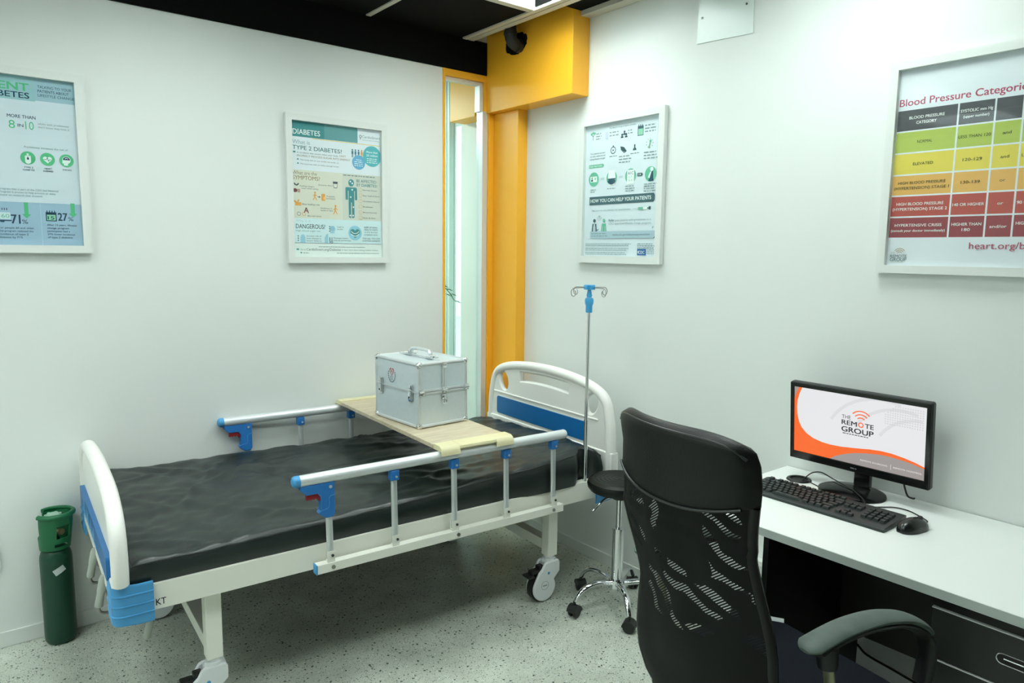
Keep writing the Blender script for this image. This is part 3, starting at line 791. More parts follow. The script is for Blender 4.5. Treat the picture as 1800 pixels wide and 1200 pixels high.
def print_pressure():
    s = Sheet(); w, h = .914, .62
    PAPER = ink(228, 234, 240); red = ink(178, 84, 108); wh = ink(236, 242, 240); dk = ink(62, 72, 50)
    s.rect(0, 0, w, h, PAPER)
    s.text('Blood Pressure Categories', .004, .113, .023, red, .362, .018)
    cols = [(.001, .176), (.181, .275), (.280, .346), (.351, .445), (.450, .54)]
    rows = [(.127, .191), (.1955, .259), (.264, .328), (.333, .394), (.399, .462), (.467, .530)]
    cc = [ink(92, 94, 98), ink(184, 200, 104), ink(230, 212, 98), ink(232, 182, 104), ink(190, 92, 84), ink(156, 78, 84)]
    for (y0, y1), c in zip(rows, cc):
        for x0, x1 in cols: s.rect(x0, y0, x1, y1, c, False)
    s.layer += 1
    T = [[('BLOOD PRESSURE', 'CATEGORY'), ('SYSTOLIC mm Hg', '(upper number)'), ('',), ('DIASTOLIC mm Hg', '(lower number)'), ('',)],
         [('NORMAL',), ('LESS THAN 120',), ('and',), ('LESS THAN 80',), ('',)], [('ELEVATED',), ('120-129',), ('and',), ('LESS THAN 80',), ('',)],
         [('HIGH BLOOD PRESSURE', '(HYPERTENSION) STAGE 1'), ('130-139',), ('or',), ('80-89',), ('',)],
         [('HIGH BLOOD PRESSURE', '(HYPERTENSION) STAGE 2'), ('140 OR HIGHER',), ('or',), ('90 OR HIGHER',), ('',)],
         [('HYPERTENSIVE CRISIS', '(consult your doctor immediately)'), ('HIGHER THAN', '180'), ('and/or',), ('HIGHER THAN', '120'), ('',)]]
    for r, row in enumerate(T):
        for (x0, x1), tx in zip(cols, row):
            c = wh if r in (0, 4, 5) else dk; b = .014 if r in (0, 4, 5) else .003
            for k, t in enumerate(tx):
                if not t: continue
                low = t[0] == '(' and r in (0, 5)
                hh = .0092 if not low else .0080
                y = (rows[r][0]+rows[r][1])/2+.005+(k-(len(tx)-1)/2)*.0165
                wd = min(len(t)*.0074 if not low else len(t)*.0049, x1-x0-.008)
                s.text(t, (x0+x1)/2, y, hh, c, wd, b, 'C')
    s.text('heart.org/bplevels', .241, .566, .021, red, .235, .004)
    gy = ink(110, 130, 130); lg = ink(176, 180, 172); br = ink(190, 172, 150)
    s.text('THE', .011, .583, .006, lg, .014); s.text('REMOTE', .011, .595, .010, gy, .052, .012); s.text('GROUP', .011, .607, .012, gy, .051, .012)
    s.rect(.014, .6095, .054, .611, lg)
    for r0 in (.006, .0115, .017): s.arc(.040, .5835, r0, r0+.0025, 35, 145, br)
    return s

poster('framed_poster', 'white framed type 2 diabetes infographic with a teal header and a blue human figure', (1.263, LW, 2.103), 0, .448, .61, .0285, print_diabetes())
poster('framed_poster', 'white framed pale blue diabetes prevention poster cut by the left picture edge', (.428-.457, LW, 2.136), 0, .457, .605, .0285, print_prevent())
poster('framed_poster', 'white framed poster beside the orange column with a slate banner and green circles', (RW, 2.529, 2.123), -PI/2, .457, .612, .031, print_patients())
poster('framed_poster', 'large white framed blood pressure chart with green, yellow, orange and red rows', (RW, 1.090, 2.120), -PI/2, .914, .62, .026, print_pressure())

# ================================================================== HOSPITAL BED
BTH = R(-2.8)
BO = Vector((.86, 2.21, 0)) + .487*Vector((math.sin(R(2.8)), math.cos(R(2.8)), 0))
def bedw(u, v, z): return BO + Matrix.Rotation(BTH, 3, 'Z') @ Vector((u, v, z))

def board_mesh(arch, u0, holes, z_seam, bt, facing):
    """end board in bed coordinates: arch = outer outline right half (v, z) from bottom to centre"""
    full = [(v, z) for v, z in arch] + [(-v, z) for v, z in reversed(arch[:-1])]
    cu = bpy.data.curves.new('c', 'CURVE'); cu.dimensions = '2D'; cu.fill_mode = 'BOTH'; cu.extrude = .007; cu.bevel_depth = .006; cu.bevel_resolution = 2
    def spl(pts):
        s = cu.splines.new('POLY'); s.points.add(len(pts)-1); s.use_cyclic_u = True
        for p, q in zip(s.points, pts): p.co = (q[0], q[1], 0, 1)
    inset = [(v-.016*(1 if v > .02 else -1 if v < -.02 else 0), z-(.016 if z > z_seam+.05 else 0)) for v, z in full]
    spl(inset)
    for h in holes: spl(h)
    ob = bpy.data.objects.new('c', cu); me = bpy.data.meshes.new_from_object(ob)
    bpy.data.objects.remove(ob); bpy.data.curves.remove(cu)
    b = MB(); t = bmesh.new(); t.from_mesh(me); bpy.data.meshes.remove(me)
    for v in t.verts: v.co = Vector((u0+v.co.z, v.co.x, v.co.y))
    b._merge(t)
    # fat rolled rim along the outline
    path = [Vector((u0, v-.022*(v/.5 if abs(v) < .5 else (1 if v > 0 else -1)), z-.022*max(0, min(1, (z-.72)/.1)))) for v, z in full]
    b.tube(smooth_path(path, 4), .024, 14, sx=1.0, sy=1.0)
    for h in holes: b.tube([Vector((u0, p[0], p[1])) for p in h], .0105, 10, closed=True)
    return b
def slot(v0, v1, fz, half, n=10):
    """elongated slot following the arch; fz(v) = centre height"""
    top = [(v0+(v1-v0)*k/n, fz(v0+(v1-v0)*k/n)+half) for k in range(n+1)]
    bot = [(v1+(v0-v1)*k/n, fz(v1+(v0-v1)*k/n)-half) for k in range(n+1)]
    return top+bot
def drop(cv, cz, sgn):
    pts = []
    for k in range(24):
        a = 2*PI*k/24
        pts.append((cv+sgn*(.050*math.cos(a)-.012*math.sin(a)*0), cz+.052*math.sin(a)*(1 if math.sin(a) > 0 else 1.12)+.0*sgn))
    return [(v + sgn*(.014 if z > cz else -.012)*0 - sgn*.12*(z-cz)*0, z) for v, z in pts]

def bed():
    rt = root('hospital_bed', 'ivory hospital bed with silver side rails and blue corner guards', 'bed', BO, BTH)
    # --- frame
    f = MB()
    for v0, v1 in ((-.457, -.415), (.415, .457)): f.box(-.535, 1.41, v0, v1, .437, .522, .004)
    for u0, u1 in ((-.535, -.495), (1.37, 1.41), (.42, .46)): f.box(u0, u1, -.414, .414, .445, .515, .004)
    f.build('frame', BED_WHITE, rt)
    MB().box(-.494, 1.369, -.413, .413, .500, .5155, .003).build('bed_deck', mat('dark_bed_deck', (40, 42, 40), .6), rt)
    t = Sheet(); t.text('KT', 0, 0, .0215, INK_BLACK, .028, .008)
    t.build('lettering', rt, Matrix.Translation((-.428, -.4575, .452)))
    # --- legs and cross bars
    for u in (-.257, 1.155):
        for sg in (-1, 1):
            leg = MB().box(u-.0255, u+.0255, sg*.39-.025, sg*.39+.025, .198, .4365, .004).build('leg', BED_WHITE, rt)
        MB().box(u-.0245, u+.0245, -.3645, .3645, .222, .268, .003).build('cross_bar', BED_WHITE, rt)
        for sg in (-1, 1): caster(rt, u, sg*.39)
    # --- side rails
    for sg in (-1, 1): side_rail(rt, sg)
    # --- end boards
    arch_h = [(.494, .546), (.497, .58), (.497, .64), (.490, .74), (.478, .82), (.462, .872), (.435, .905), (.39, .928), (.30, .950), (.15, .967), (0, .972)]
    fz = lambda v: .893-.24*v*v
    dr = lambda s: [(s*.352+s*.047*math.cos(2*PI*k/28)+s*.010*math.sin(2*PI*k/28), .845+(.052 if math.sin(2*PI*k/28) > 0 else .062)*math.sin(2*PI*k/28)) for k in range(28)]
    hb = board_mesh(arch_h, 1.432, [slot(-.19, .21, fz, .030), dr(1), dr(-1)], .64, 0, -1)
    H = hb.build('headboard', ABS_WHITE, rt)
    MB().box(1.410, 1.456, -.501, .501, .547, .642, .008).box(1.412, 1.454, -.46, .46, .47, .55, .004).box(1.4145, 1.424, -.40, .44, .768, .778, .004).build('headboard_base', ABS_WHITE, H)
    MB().prism(rounded_rect(-.325, .413, .652, .755, .018), lambda a, b, h: (h, a, b), 1.4165, 1.4215, .001).build('panel_border', WHITE_TRIM, H)
    MB().prism(rounded_rect(-.320, .408, .657, .750, .015), lambda a, b, h: (h, a, b), 1.4150, 1.4170, .001).build('blue_panel', BLUE_PANEL, H)
    arch_f = [(.485, .546), (.489, .57), (.490, .61), (.482, .67), (.462, .71), (.43, .748), (.38, .780), (.30, .805), (.15, .820), (0, .825)]
    fb = board_mesh(arch_f, -.520, [], .60, 0, 1)
    Fb = fb.build('footboard', ABS_WHITE, rt)
    MB().box(-.543, -.499, -.462, .462, .47, .548, .006).build('footboard_base', ABS_WHITE, Fb)
    MB().prism(rounded_rect(-.40, .42, .535, .607, .014), lambda a, b, h: (h, a, b), -.5485, -.530, .001).build('blue_panel', BLUE_PANEL, Fb)
    sp = MB(); rnd = random.Random(2)
    for k in range(9):
        v = .30-.045*k+rnd.uniform(-.01, .01); h = .004+.045*abs(math.sin(k*1.3))
        sp.prism([(v-.014, .540), (v+.014, .540), (v+.006, .545+h*.8), (v, .550+h), (v-.007, .545+h*.7)], lambda a, b, h_: (h_, a, b), -.5492, -.5486)
    sp.box(-.5492, -.5486, -.115, .325, .539, .546)
    sp.build('splash_print', BLUE_SPLASH, Fb)
    # --- corner guards
    for su in (-1, 1):
        for sg in (-1, 1): corner_guard(rt, su, sg)
    # --- crank handles under the footboard
    for v in (.0, -.25, -.34): crank(rt, v)
    return rt

def caster(rt, u, v):
    cu = u-.045; wz = .064
    def fz(a, b, h): return (cu+a, v+h, b)
    prof = []
    # cover outline: round around the wheel, running up to the swivel
    for k in range(0, 19):
        a = R(-200+k*(230/18)); prof.append((.060*math.cos(a), wz+.060*math.sin(a)))
    prof += [(.083, .125), (.083, .165), (.076, .178), (.012, .178), (.000, .172), (-.012, .150), (-.030, .135)]
    b = MB()
    b.prism(prof, fz, -.031, -.0165, .005, 3); b.prism(prof, fz, .0165, .031, .005, 3)
    b.box(cu+.012, cu+.080, v-.0165, v+.0165, .142, .176, .004)
    b.cyl((u, v, .176), (u, v, .1875), .030, .028, 24); b.cyl((u, v, .1875), (u, v, .1978), .023, .023, 24)
    c = b.build('caster', CASTER_WHITE, rt)
    MB().cyl((cu-.002, v-.0150, wz), (cu-.002, v+.0150, wz), .064, seg=36).build('wheel', RUBBER, c)
    p = MB(); p.box(cu-.062, cu-.02, v-.0155, v+.0155, .128, .148, .005).box(cu-.085, cu-.052, v-.025, v+.025, .120, .131, .004)
    p.box(cu-.022, cu+.006, v-.0155, v+.0155, .136, .162, .004)
    p.build('brake_pedal', BLACK_PL, c)
    MB().cyl((cu+.020, v-.0318, .128), (cu+.020, v-.0312, .128), .0065, seg=16).build('blue_dot', BLUE_LIGHT, c)
    MB().tube([(cu+.019*math.cos(2*PI*k/28), v-.0314, wz+.012+.019*math.sin(2*PI*k/28)) for k in range(28)], .0009, 6, closed=True)\
        .box(cu-.012, cu+.012, v-.0316, v-.0311, wz+.009, wz+.0145).build('hub_mark', mat('hub_grey', (150, 156, 158), .5), c)

def side_rail(rt, s):
    v = s*.487
    b = MB(); u0, u1, zt = -.012, 1.150, .768
    # top tube: soft oval section
    b.tube([(u0+.02, v, zt), (u1-.008, v, zt), (u1-.002, v, zt), (u1, v, zt)], [.0195, .0195, .017, .010], 20, sx=1.0, sy=1.0)
    T = b.build('side_rail', ALU_SATIN, rt)
    MB().tube([(u0-.004, v, zt), (u0, v, zt), (u0+.006, v, zt), (u0+.021, v, zt)], [.010, .0165, .0200, .0203], 20).build('end_cap', BLUE_LIGHT, T)
    # lower mounting bar
    MB().box(.060, 1.137, v-.016, v+.016, .436, .468, .002).build('mounting_bar', BED_WHITE, T)
    MB().box(.0555, .0598, v-.0165, v+.0165, .4355, .4685, .001).build('bar_cap', BLUE_LIGHT, T)
    for u in (.115, .615, 1.083): MB().cyl((u, v-s*-.0162, .452), (u, v+s*.020, .452), .007, seg=14).build('bolt', STEEL, T)
    tops = (.107, .352, .603, .845, 1.087)
    for k, u in enumerate(tops):
        ub = u+.004
        p = MB()
        p.tube([(u, v, .742), (ub, v, .482)], .0105, 14, sx=1.15, sy=.8, upv=(1, 0, 0))
        p.build('post', ALU, T)
        q = MB()
        q.box(ub-.016, ub+.012, v-.013, v-.011, .462, .508, .0008).box(ub-.012, ub+.016, v+.011, v+.013, .462, .508, .0008).box(ub-.012, ub+.012, v-.012, v+.012, .4685, .472)
        q.build('hinge_bracket', BED_WHITE, T)
        MB().cyl((ub+.003, v-.0165, .492), (ub+.003, v+.0165, .492), .0048, seg=12).build('pivot_pin', mat('dark_pin', (70, 76, 72), .45, .6), T)
        if k > 0:
            c = MB().box(u-.0165, u+.0165, v-.0145, v+.0145, .712, .7495, .004, 3).build('clamp', BLUE, T)
            MB().cyl((u+.004, v-.0172, .726), (u+.004, v+.0172, .726), .0045, seg=12).build('screw', ALU, T)
        else:
            g = MB()
            out = [(u-.098, .752), (u+.020, .752), (u+.020, .640), (u+.012, .628), (u-.012, .628), (u-.030, .640), (u-.038, .650),
                   (u-.030, .656), (u-.030, .705), (u-.040, .718), (u-.078, .718), (u-.098, .738)]
            g.prism(out, lambda a, b, h: (a, h, b), v-.014, v+.014, .004, 3)
            G = g.build('release_handle', BLUE, T)
            ln = MB()
            for sd in (-1, 1):
                y = v+sd*.0143
                ln.tube([(u+.019, y, .706), (u+.004, y, .704), (u-.001, y, .698), (u-.001, y, .668), (u-.006, y, .662), (u-.034, y, .656)], .0012, 6)
            ln.build('latch_groove', BLUE_LIGHT, T)
            MB().prism([(u-.076, .7185), (u-.030, .7185), (u-.030, .692), (u-.036, .692), (u-.040, .700), (u-.047, .702), (u-.051, .697), (u-.056, .702), (u-.062, .698), (u-.068, .701), (u-.076, .699)],
                       lambda a, b, h: (a, h, b), v-.009, v+.009, .002).build('trigger', RED_TRIG, T)
            MB().cyl((u+.004, v-.0168, .736), (u+.004, v+.0168, .736), .0055, seg=12).build('screw', ALU, T)

def corner_guard(rt, su, sg):
    uc = -.535 if su < 0 else 1.455
    c = Vector((uc, sg*.459, 0))
    # plan path, local: along the side, round the corner, across the end
    def P(a, b): return (uc-su*a, sg*(.474)-sg*b)       # a: inward along u, b: inward along v
    plan = [P(.100, 0), P(.060, -.0015), P(.020, -.001)]
    for k in range(7):
        an = R(90*k/6); plan.append(P(.018-.030*math.sin(an), .030-.030*math.cos(an)-.0))
    plan += [P(-.012, .060), P(-.012, .10)]
    z0, z1 = .417, .542
    b = MB(); t = bmesh.new(); n = len(plan); th = .009
    def off(i, d):
        p = Vector(plan[i]); a = Vector(plan[min(i+1, n-1)])-Vector(plan[max(i-1, 0)]); a.normalize()
        nn = Vector((a.y, -a.x))
        ctr = Vector((uc-su*.06, sg*.41))
        if nn.dot(ctr-p) < 0: nn = -nn
        return p+nn*d
    zs = [(z0, .004), (z0+.006, 0), (z1-.006, 0), (z1, .004)]
    rows = []
    for z, ins in zs: rows.append([t.verts.new((*off(i, ins), z-.004*(i < 2))) for i in range(n)])
    for z, ins in reversed(zs): rows.append([t.verts.new((*off(i, th), min(max(z, z0), z1)-.004*(i < 2))) for i in range(n)])
    m = len(rows)
    for j in range(m):
        A, B = rows[j], rows[(j+1) % m]
        for i in range(n-1): t.faces.new((A[i], A[i+1], B[i+1], B[i]))
    t.faces.new([r[0] for r in rows]); t.faces.new([r[-1] for r in reversed(rows)])
    bmesh.ops.recalc_face_normals(t, faces=t.faces)
    b._merge(t)
    for z in (.447, .478, .510):
        b.tube([(*off(i, .0005), z) for i in range(n)], .0032, 8)
    b.build('corner_guard', BLUE_LIGHT, rt)

def crank(rt, v):
    b = MB(); g = MB()
    if v > -.3:
        b.tube(smooth_path([(-.50, v, .43), (-.53, v, .43), (-.545, v, .455), (-.543, v, .493)], 4), .006, 10)
        b.tube(smooth_path([(-.562, v, .400), (-.562, v, .385), (-.552, v, .374), (-.52, v, .370), (-.47, v, .368)], 4), .0055, 10)
        g.tube([(-.543, v, .497), (-.545, v, .485), (-.553, v, .445), (-.554, v, .44), (-.562, v, .40), (-.5625, v, .396)], [.009, .0125, .0125, .011, .0125, .009], 14)
    else:
        b.tube(smooth_path([(-.42, v, .435), (-.425, v, .38), (-.43, v, .35)], 4), .006, 10)
        g.tube([(-.43, v, .355), (-.4325, v, .345), (-.442, v, .300), (-.443, v, .295)], [.006, .0115, .0115, .009], 14)
    c = b.build('crank', STEEL, rt)
    g.build('grip', mat('grey_crank_grip', (168, 174, 166), .4), c)
bed()

# ------------------------------------------------------------------ mattress
def mattress():
    rt_loc = bedw(.45, 0, .516)
    near = [(-.49, .588), (-.07, .590), (.36, .600), (.63, .610), (1.09, .642), (1.28, .660), (1.40, .650)]
    nu, nv = 150, 74
    def hgt(u, v):
        n = interp(near, u); f = .626+.010*math.exp(-((u+.45)/.12)**2)
        t = (v+.455)/.91; t = t*t*(3-2*t)*.6+t*.4
        h = n*(1-t)+f*t+.010*(1-(v/.455)**2)*(1 if u < 1 else .6)
        w = 0
        q = Vector((u, v, 0))
        # long soft creases fanning across the cover
        a1 = noise.noise(Vector((u*2.2+v*3.0, v*1.1-u*.5, 1.3)))
        a2 = noise.noise(Vector((u*5.0+v*7.5+a1*1.5, v*2.0-u*1.5, 4.1)))
        a3 = noise.noise(Vector((u*11-v*8+a2, v*4+u*3, 7.7)))
        w += .005*a1 + .0075*(1-abs(a2)*2.4) + .0042*(1-abs(a3)*2.2)
        a4 = noise.noise(Vector((u*4+a1*2, v*13, 2.2)))
        w += .0040*(1-abs(a4)*2)
        # a few deep folds near the foot end, far side
        for (cu, cv, an, L, A) in ((-.18, .10, 62, .28, .008), (-.05, .18, 35, .22, .007), (-.33, .28, 20, .16, .006), (.10, .02, -50, .2, .006), (-.36, -.12, 75, .16, .004), (.22, .25, 10, .2, .005), (.55, -.30, 15, .25, .005), (.85, -.28, -8, .22, .005), (1.1, -.1, 30, .2, .005)):
            du, dv = u-cu, v-cv; c, s_ = math.cos(R(an)), math.sin(R(an))
            p, r = du*c+dv*s_, -du*s_+dv*c+.18*(du*c+dv*s_)**2
            w += 1.5*A*math.exp(-(p/L)**2*1.6)*(math.exp(-(r/.014)**2)-.6*math.exp(-((r-.026)/.02)**2))
        e = min(u+.49, 1.385-u, v+.455, .455-v)
        return h+w*min(1, max(0, (e+.004)/.025))
    t = bmesh.new(); U0, U1, V = -.488, 1.385, .452
    grid = []; V = .447
    for i in range(nu+1):
        a = i/nu; u = U0+(U1-U0)*a; row = []
        for j in range(nv+1):
            v = -V+2*V*j/nv
            bul = (.016*max(0, min(1, (u-.85)/.2, (1.27-u)/.06+.4)) if u < 1.34 else .012)-.046*math.exp(-((u-1.305)/.042)**2) if v < 0 else 0
            vv = v*(1+bul/V) if v < 0 else v
            uu = u
            # rounded plan corners
            cu, cv = .018, .018
            z = hgt(u, v)
            e = min(u-U0, U1-u, v+V, V-v)
            if e < .007: z -= .007-math.sqrt(max(0, .007**2-(.007-e)**2))
            if u > 1.33 and v < -.3: z -= .02*((u-1.33)/.055)**2*min(1, (-.3-v)/.1)
            row.append(t.verts.new((uu, vv, z)))
        grid.append(row)
    for i in range(nu):
        for j in range(nv): t.faces.new((grid[i][j], grid[i+1][j], grid[i+1][j+1], grid[i][j+1]))
    loop = [grid[i][0] for i in range(nu+1)]+[grid[nu][j] for j in range(1, nv+1)]+[grid[i][nv] for i in range(nu-1, -1, -1)]+[grid[0][j] for j in range(nv-1, 0, -1)]
    prev = loop; c = Vector((.45, 0, 0)); zb = .5165; L = len(loop)
    tops = [v.co.copy() for v in loop]
    for f, o in ((.25, .006), (.5, .009), (.78, .006), (1.0, 0.0)):
        ring = []
        for k, p in enumerate(tops):
            d = Vector((0, 0, 0))
            if abs(p.x-U0) < 1e-4: d.x = -1
            elif abs(p.x-U1) < 1e-4: d.x = 1
            if k <= nu: d.y = -1
            elif nu+nv <= k <= 2*nu+nv: d.y = 1
            wob = .004*noise.noise(Vector((p.x*9, p.y*9, f*3)))
            q = p+d*(o+wob*(1 if f < 1 else 0)); q.z = p.z+(zb-p.z)*f
            ring.append(t.verts.new(q))
        for k in range(L): t.faces.new((prev[k], ring[k], ring[(k+1) % L], prev[(k+1) % L]))
        prev = ring
    t.faces.new(list(reversed(prev)))
    bmesh.ops.recalc_face_normals(t, faces=t.faces)
    rt = root('mattress', 'creased black vinyl mattress lying on the hospital bed', 'mattress', rt_loc, BTH)
    b = MB(); b._merge(t)
    o = b.build('cover', VINYL, rt, smooth=60)
    o.data.transform(Matrix.Translation((-.45, 0, -.516)))
    # welted seam running round the top edge
    s = MB(); s.tube([Vector((p.x-.45, p.y, p.z-.516+.001)) for p in tops][::2], .0032, 8, closed=True)
    s.build('piping', mat('black_piping', (44, 48, 48), .35), rt)
mattress()

# ------------------------------------------------------------------ board across the rails
def overbed_board():
    zt = .7885
    rt = root('overbed_board', 'pale birch board laid across both bed rails', 'tray table', bedw(.70, 0, zt), BTH)
    MB().box(-.163, .160, -.462, .452, .0, .0165, .002).build('board', WOOD, rt)
    for s in (-1, 1):
        def f(a, b, h): return (h, s*a, b)
        # hooked end profile over the rail (a: outward, b: height)
        hook = [(.452, .0215), (.495, .0215), (.510, .014), (.517, .002), (.519, -.014), (.512, -.0145), (.5085, .0005), (.495, .0005), (.452, .0005)] if s < 0 else \
               [(.442, .0215), (.495, .0215), (.510, .014), (.517, .002), (.519, -.014), (.512, -.0145), (.5085, .0005), (.495, .0005), (.442, .0005)]
        flat = [(p, q) for p, q in hook if q > -.005]+[]
        c = MB()
        c.prism(hook, f, -.165, -.085, .0015); c.prism(hook, f, .082, .162, .0015)
        mid = [hook[0], hook[1], hook[2], (.513, .006), (.5085, .0005), hook[-2], hook[-1]]
        c.prism(mid, f, -.085, .082)
        c.build('end_clip', CREAM_PL, rt)
overbed_board()

# ------------------------------------------------------------------ aluminium case
def medical_case():
    L = Vector((1.583, 2.618, .806))
    rt = root('medical_case', 'boxy silver aluminium case with red heart emblem on the birch board', 'case', L, R(3.2))
    w, d, h = .254, .338, .272      # x, y, z
    x0, x1, y0, y1 = -w/2, w/2, -d/2, d/2
    MB().box(x0+.004, x1-.004, y0+.004, y1-.004, .002, h-.004, .003).build('body', ALU_PANEL, rt)
    tr = MB(); r = .0085
    for x in (x0+r, x1-r):
        for y in (y0+r, y1-r): tr.cyl((x, y, .012), (x, y, h-.012), r, seg=14)
        tr.cyl((x, y0+r, h-r), (x, y1-r, h-r), r, seg=14); tr.cyl((x, y0+r, r), (x, y1-r, r), r, seg=14)
    for y in (y0+r, y1-r):
        for z in (r, h-r): tr.cyl((x0+r, y, z), (x1-r, y, z), r, seg=14)
    # hinge rails on the near face: horizontal join and vertical join above it
    zj = .150
    for y in (y0, y1):
        s = -1 if y < 0 else 1
        tr.box(x0+.006, x1-.006, y-.003, y+.003, zj-.010, zj-.001, .0012).box(x0+.006, x1-.006, y-.003, y+.003, zj+.001, zj+.010, .0012)
        tr.box(-.009, -.001, y-.003, y+.003, zj+.010, h-.008, .0012).box(.001, .009, y-.003, y+.003, zj+.010, h-.008, .0012)
    tr.box(-.009, .009, y0+.01, y1-.01, h-.004, h+.0005, .001)
    for x in (x0, x1): tr.box(x-.0015, x+.0015, y0+.01, y1-.01, zj-.004, zj+.004, .0008)
    tr.build('edge_trim', ALU, rt)
    for x in (x0, x1):
        for y in (y0, y1):
            for z in (0, h):
                sx, sy, sz = (1 if x < 0 else -1), (1 if y < 0 else -1), (1 if z == 0 else -1)
                c = MB(); c.sphere((x+sx*.0095, y+sy*.0095, z+sz*.0095), .0125, seg=14)
                for dx, dy, dz in ((.016, .008, .008), (.008, .016, .008), (.008, .008, .018)):
                    c.sphere((x+sx*dx, y+sy*dy, z+sz*dz), .0095, seg=10)
                c.build('corner_cap', CHROME, rt)
    # hinge knuckles at the join
    for x in (x0+.012, 0, x1-.012):
        k = MB(); k.box(x-.013, x+.013, y0-.005, y0-.001, zj-.013, zj+.014, .002); k.cyl((x-.012, y0-.006, zj+.002), (x+.012, y0-.006, zj+.002), .0045, seg=12)
        for q in (-.008, .008): k.sphere((x+q, y0-.006, zj-.008), .0028, seg=8)
        k.build('hinge', CHROME, rt)
    k = MB().box(-.010, .010, y0-.005, y0-.001, h-.030, h-.006, .002).sphere((-.005, y0-.005, h-.018), .003, seg=8).sphere((.005, y0-.005, h-.018), .003, seg=8)
    k.build('hinge', CHROME, rt)
    # strap hook below the join
    c = MB().box(-.012, .012, y0-.003, y0-.0005, .108, .132, .002)
    c.tube([(.010*math.cos(2*PI*q/18), y0-.006, .104+.011*math.sin(2*PI*q/18)) for q in range(18)], .0026, 8, closed=True).cyl((0, y0-.007, .12), (0, y0, .12), .005, seg=12)
    c.build('strap_ring', CHROME, rt)
    # two latches on the left face
    for y in (-.115, .115):
        c = MB(); c.box(x0-.005, x0, y-.014, y+.014, zj-.042, zj+.030, .002)
        c.box(x0-.010, x0-.004, y-.009, y+.009, zj-.034, zj+.002, .002).cyl((x0-.008, y-.012, zj+.008), (x0-.008, y+.012, zj+.008), .004, seg=10)
        c.box(x0-.009, x0-.004, y-.008, y+.008, zj+.012, zj+.026, .002)
        l = c.build('latch', CHROME, rt)
        MB().cyl((x0-.0112, y, zj-.024), (x0-.0095, y, zj-.024), .004, seg=12).build('keyhole', BLACK_PL, l)
    # handle
    c = MB(); c.tube(smooth_path([(0, -.075, h+.004), (0, -.070, h+.022), (0, -.045, h+.030), (0, .045, h+.030), (0, .070, h+.022), (0, .075, h+.004)], 5), .0085, 12, sx=1.3, sy=.75, upv=(1, 0, 0))
    hd = c.build('handle', ALU, rt)
    for y in (-.082, .082):
        m = MB().box(-.020, .020, y-.024, y+.024, h, h+.006, .002).cyl((-.014, y, h+.008), (.014, y, h+.008), .006, seg=12)
        for q in (-.015, .015): m.sphere((0, y+q, h+.006), .004, seg=8)
        m.build('handle_mount', CHROME, hd)
    # emblem: red heart above a dark laurel
    e = Sheet(); red = ink(178, 52, 56); dk = ink(74, 96, 110)
    hp = [(16*math.sin(t)**3, -(13*math.cos(t)-5*math.cos(2*t)-2*math.cos(3*t)-math.cos(4*t))) for t in [2*PI*q/36 for q in range(36)]]
    e.poly([(a*.00105, b*.00125) for a, b in hp], red)
    e.poly([(a*.00078, b*.00095+.0005) for a, b in hp], ink(196, 206, 210))
    e.circle(0, .001, .0055, red); e.circle(0, .002, .0032, ink(196, 206, 210)); e.line(-.004, -.006, 0, -.002, .0025, red)
    for s in (-1, 1):
        for q in range(7):
            a = R(158+q*17); x, y = s*.026*math.cos(a)*-1, .014-.030*math.sin(a)
            lf = [(x, y-.0045), (x+s*.004, y-.001), (x+s*.001, y+.0045), (x-s*.003, y+.001)]
            e.poly(lf, dk)
    e.greek(-.012, .022, .024, 3, .006, dk, .002)
    e.build('emblem', rt, Matrix.Translation((x0-.0005+.0038, .035, .212)) @ Matrix.Rotation(-PI/2, 4, 'Z'))
    f = MB()
    for x in (x0+.025, x1-.025):
        for y in (y0+.025, y1-.025): f.cyl((x, y, -.001), (x, y, .003), .007, seg=12)
    f.build('foot', BLACK_PL, rt)
medical_case()

# ------------------------------------------------------------------ drip stand
def iv_pole():
    u, v = 1.305, -.4445
    rt = root('drip_stand', 'slim chrome drip pole with sky blue head and four hooks at the bed head', 'drip stand', bedw(u, v, .5225), BTH)
    z = lambda a: a-.5225
    MB().cyl((0, 0, 0), (0, 0, z(.800)), .0095, seg=18).build('lower_tube', CHROME, rt)
    MB().cyl((0, 0, z(.800)), (0, 0, z(1.33)), .0072, seg=18).build('upper_tube', CHROME, rt)
    MB().lathe([(0, z(1.272)), (.0135, z(1.272)), (.0145, z(1.276)), (.0145, z(1.302)), (.0185, z(1.312)), (.0195, z(1.326)), (.016, z(1.335)), (0, z(1.335))], seg=24).build('grip_sleeve', SKY_BLUE, rt)
    h = MB(); h.lathe([(0, z(1.336)), (.010, z(1.337)), (.0125, z(1.346)), (.010, z(1.356)), (.008, z(1.368)), (.009, z(1.373)), (0, z(1.373))], seg=20)
    h.box(-.0265, .0265, -.009, .009, z(1.371), z(1.391), .003).box(-.009, .009, -.0265, .0265, z(1.371), z(1.391), .003)
    hd = h.build('hook_head', SKY_BLUE, rt)
    for a in (0, 90, 180, 270):
        c, s = math.cos(R(a)), math.sin(R(a))
        P = [(.022, 1.380), (.082, 1.379), (.097, 1.374), (.103, 1.362), (.099, 1.349), (.088, 1.345), (.079, 1.351), (.078, 1.362), (.083, 1.368)]
        MB().tube(smooth_path([(p*c, p*s, z(q)) for p, q in P], 4), .0017, 8).build('hook', STEEL, hd)
iv_pole()

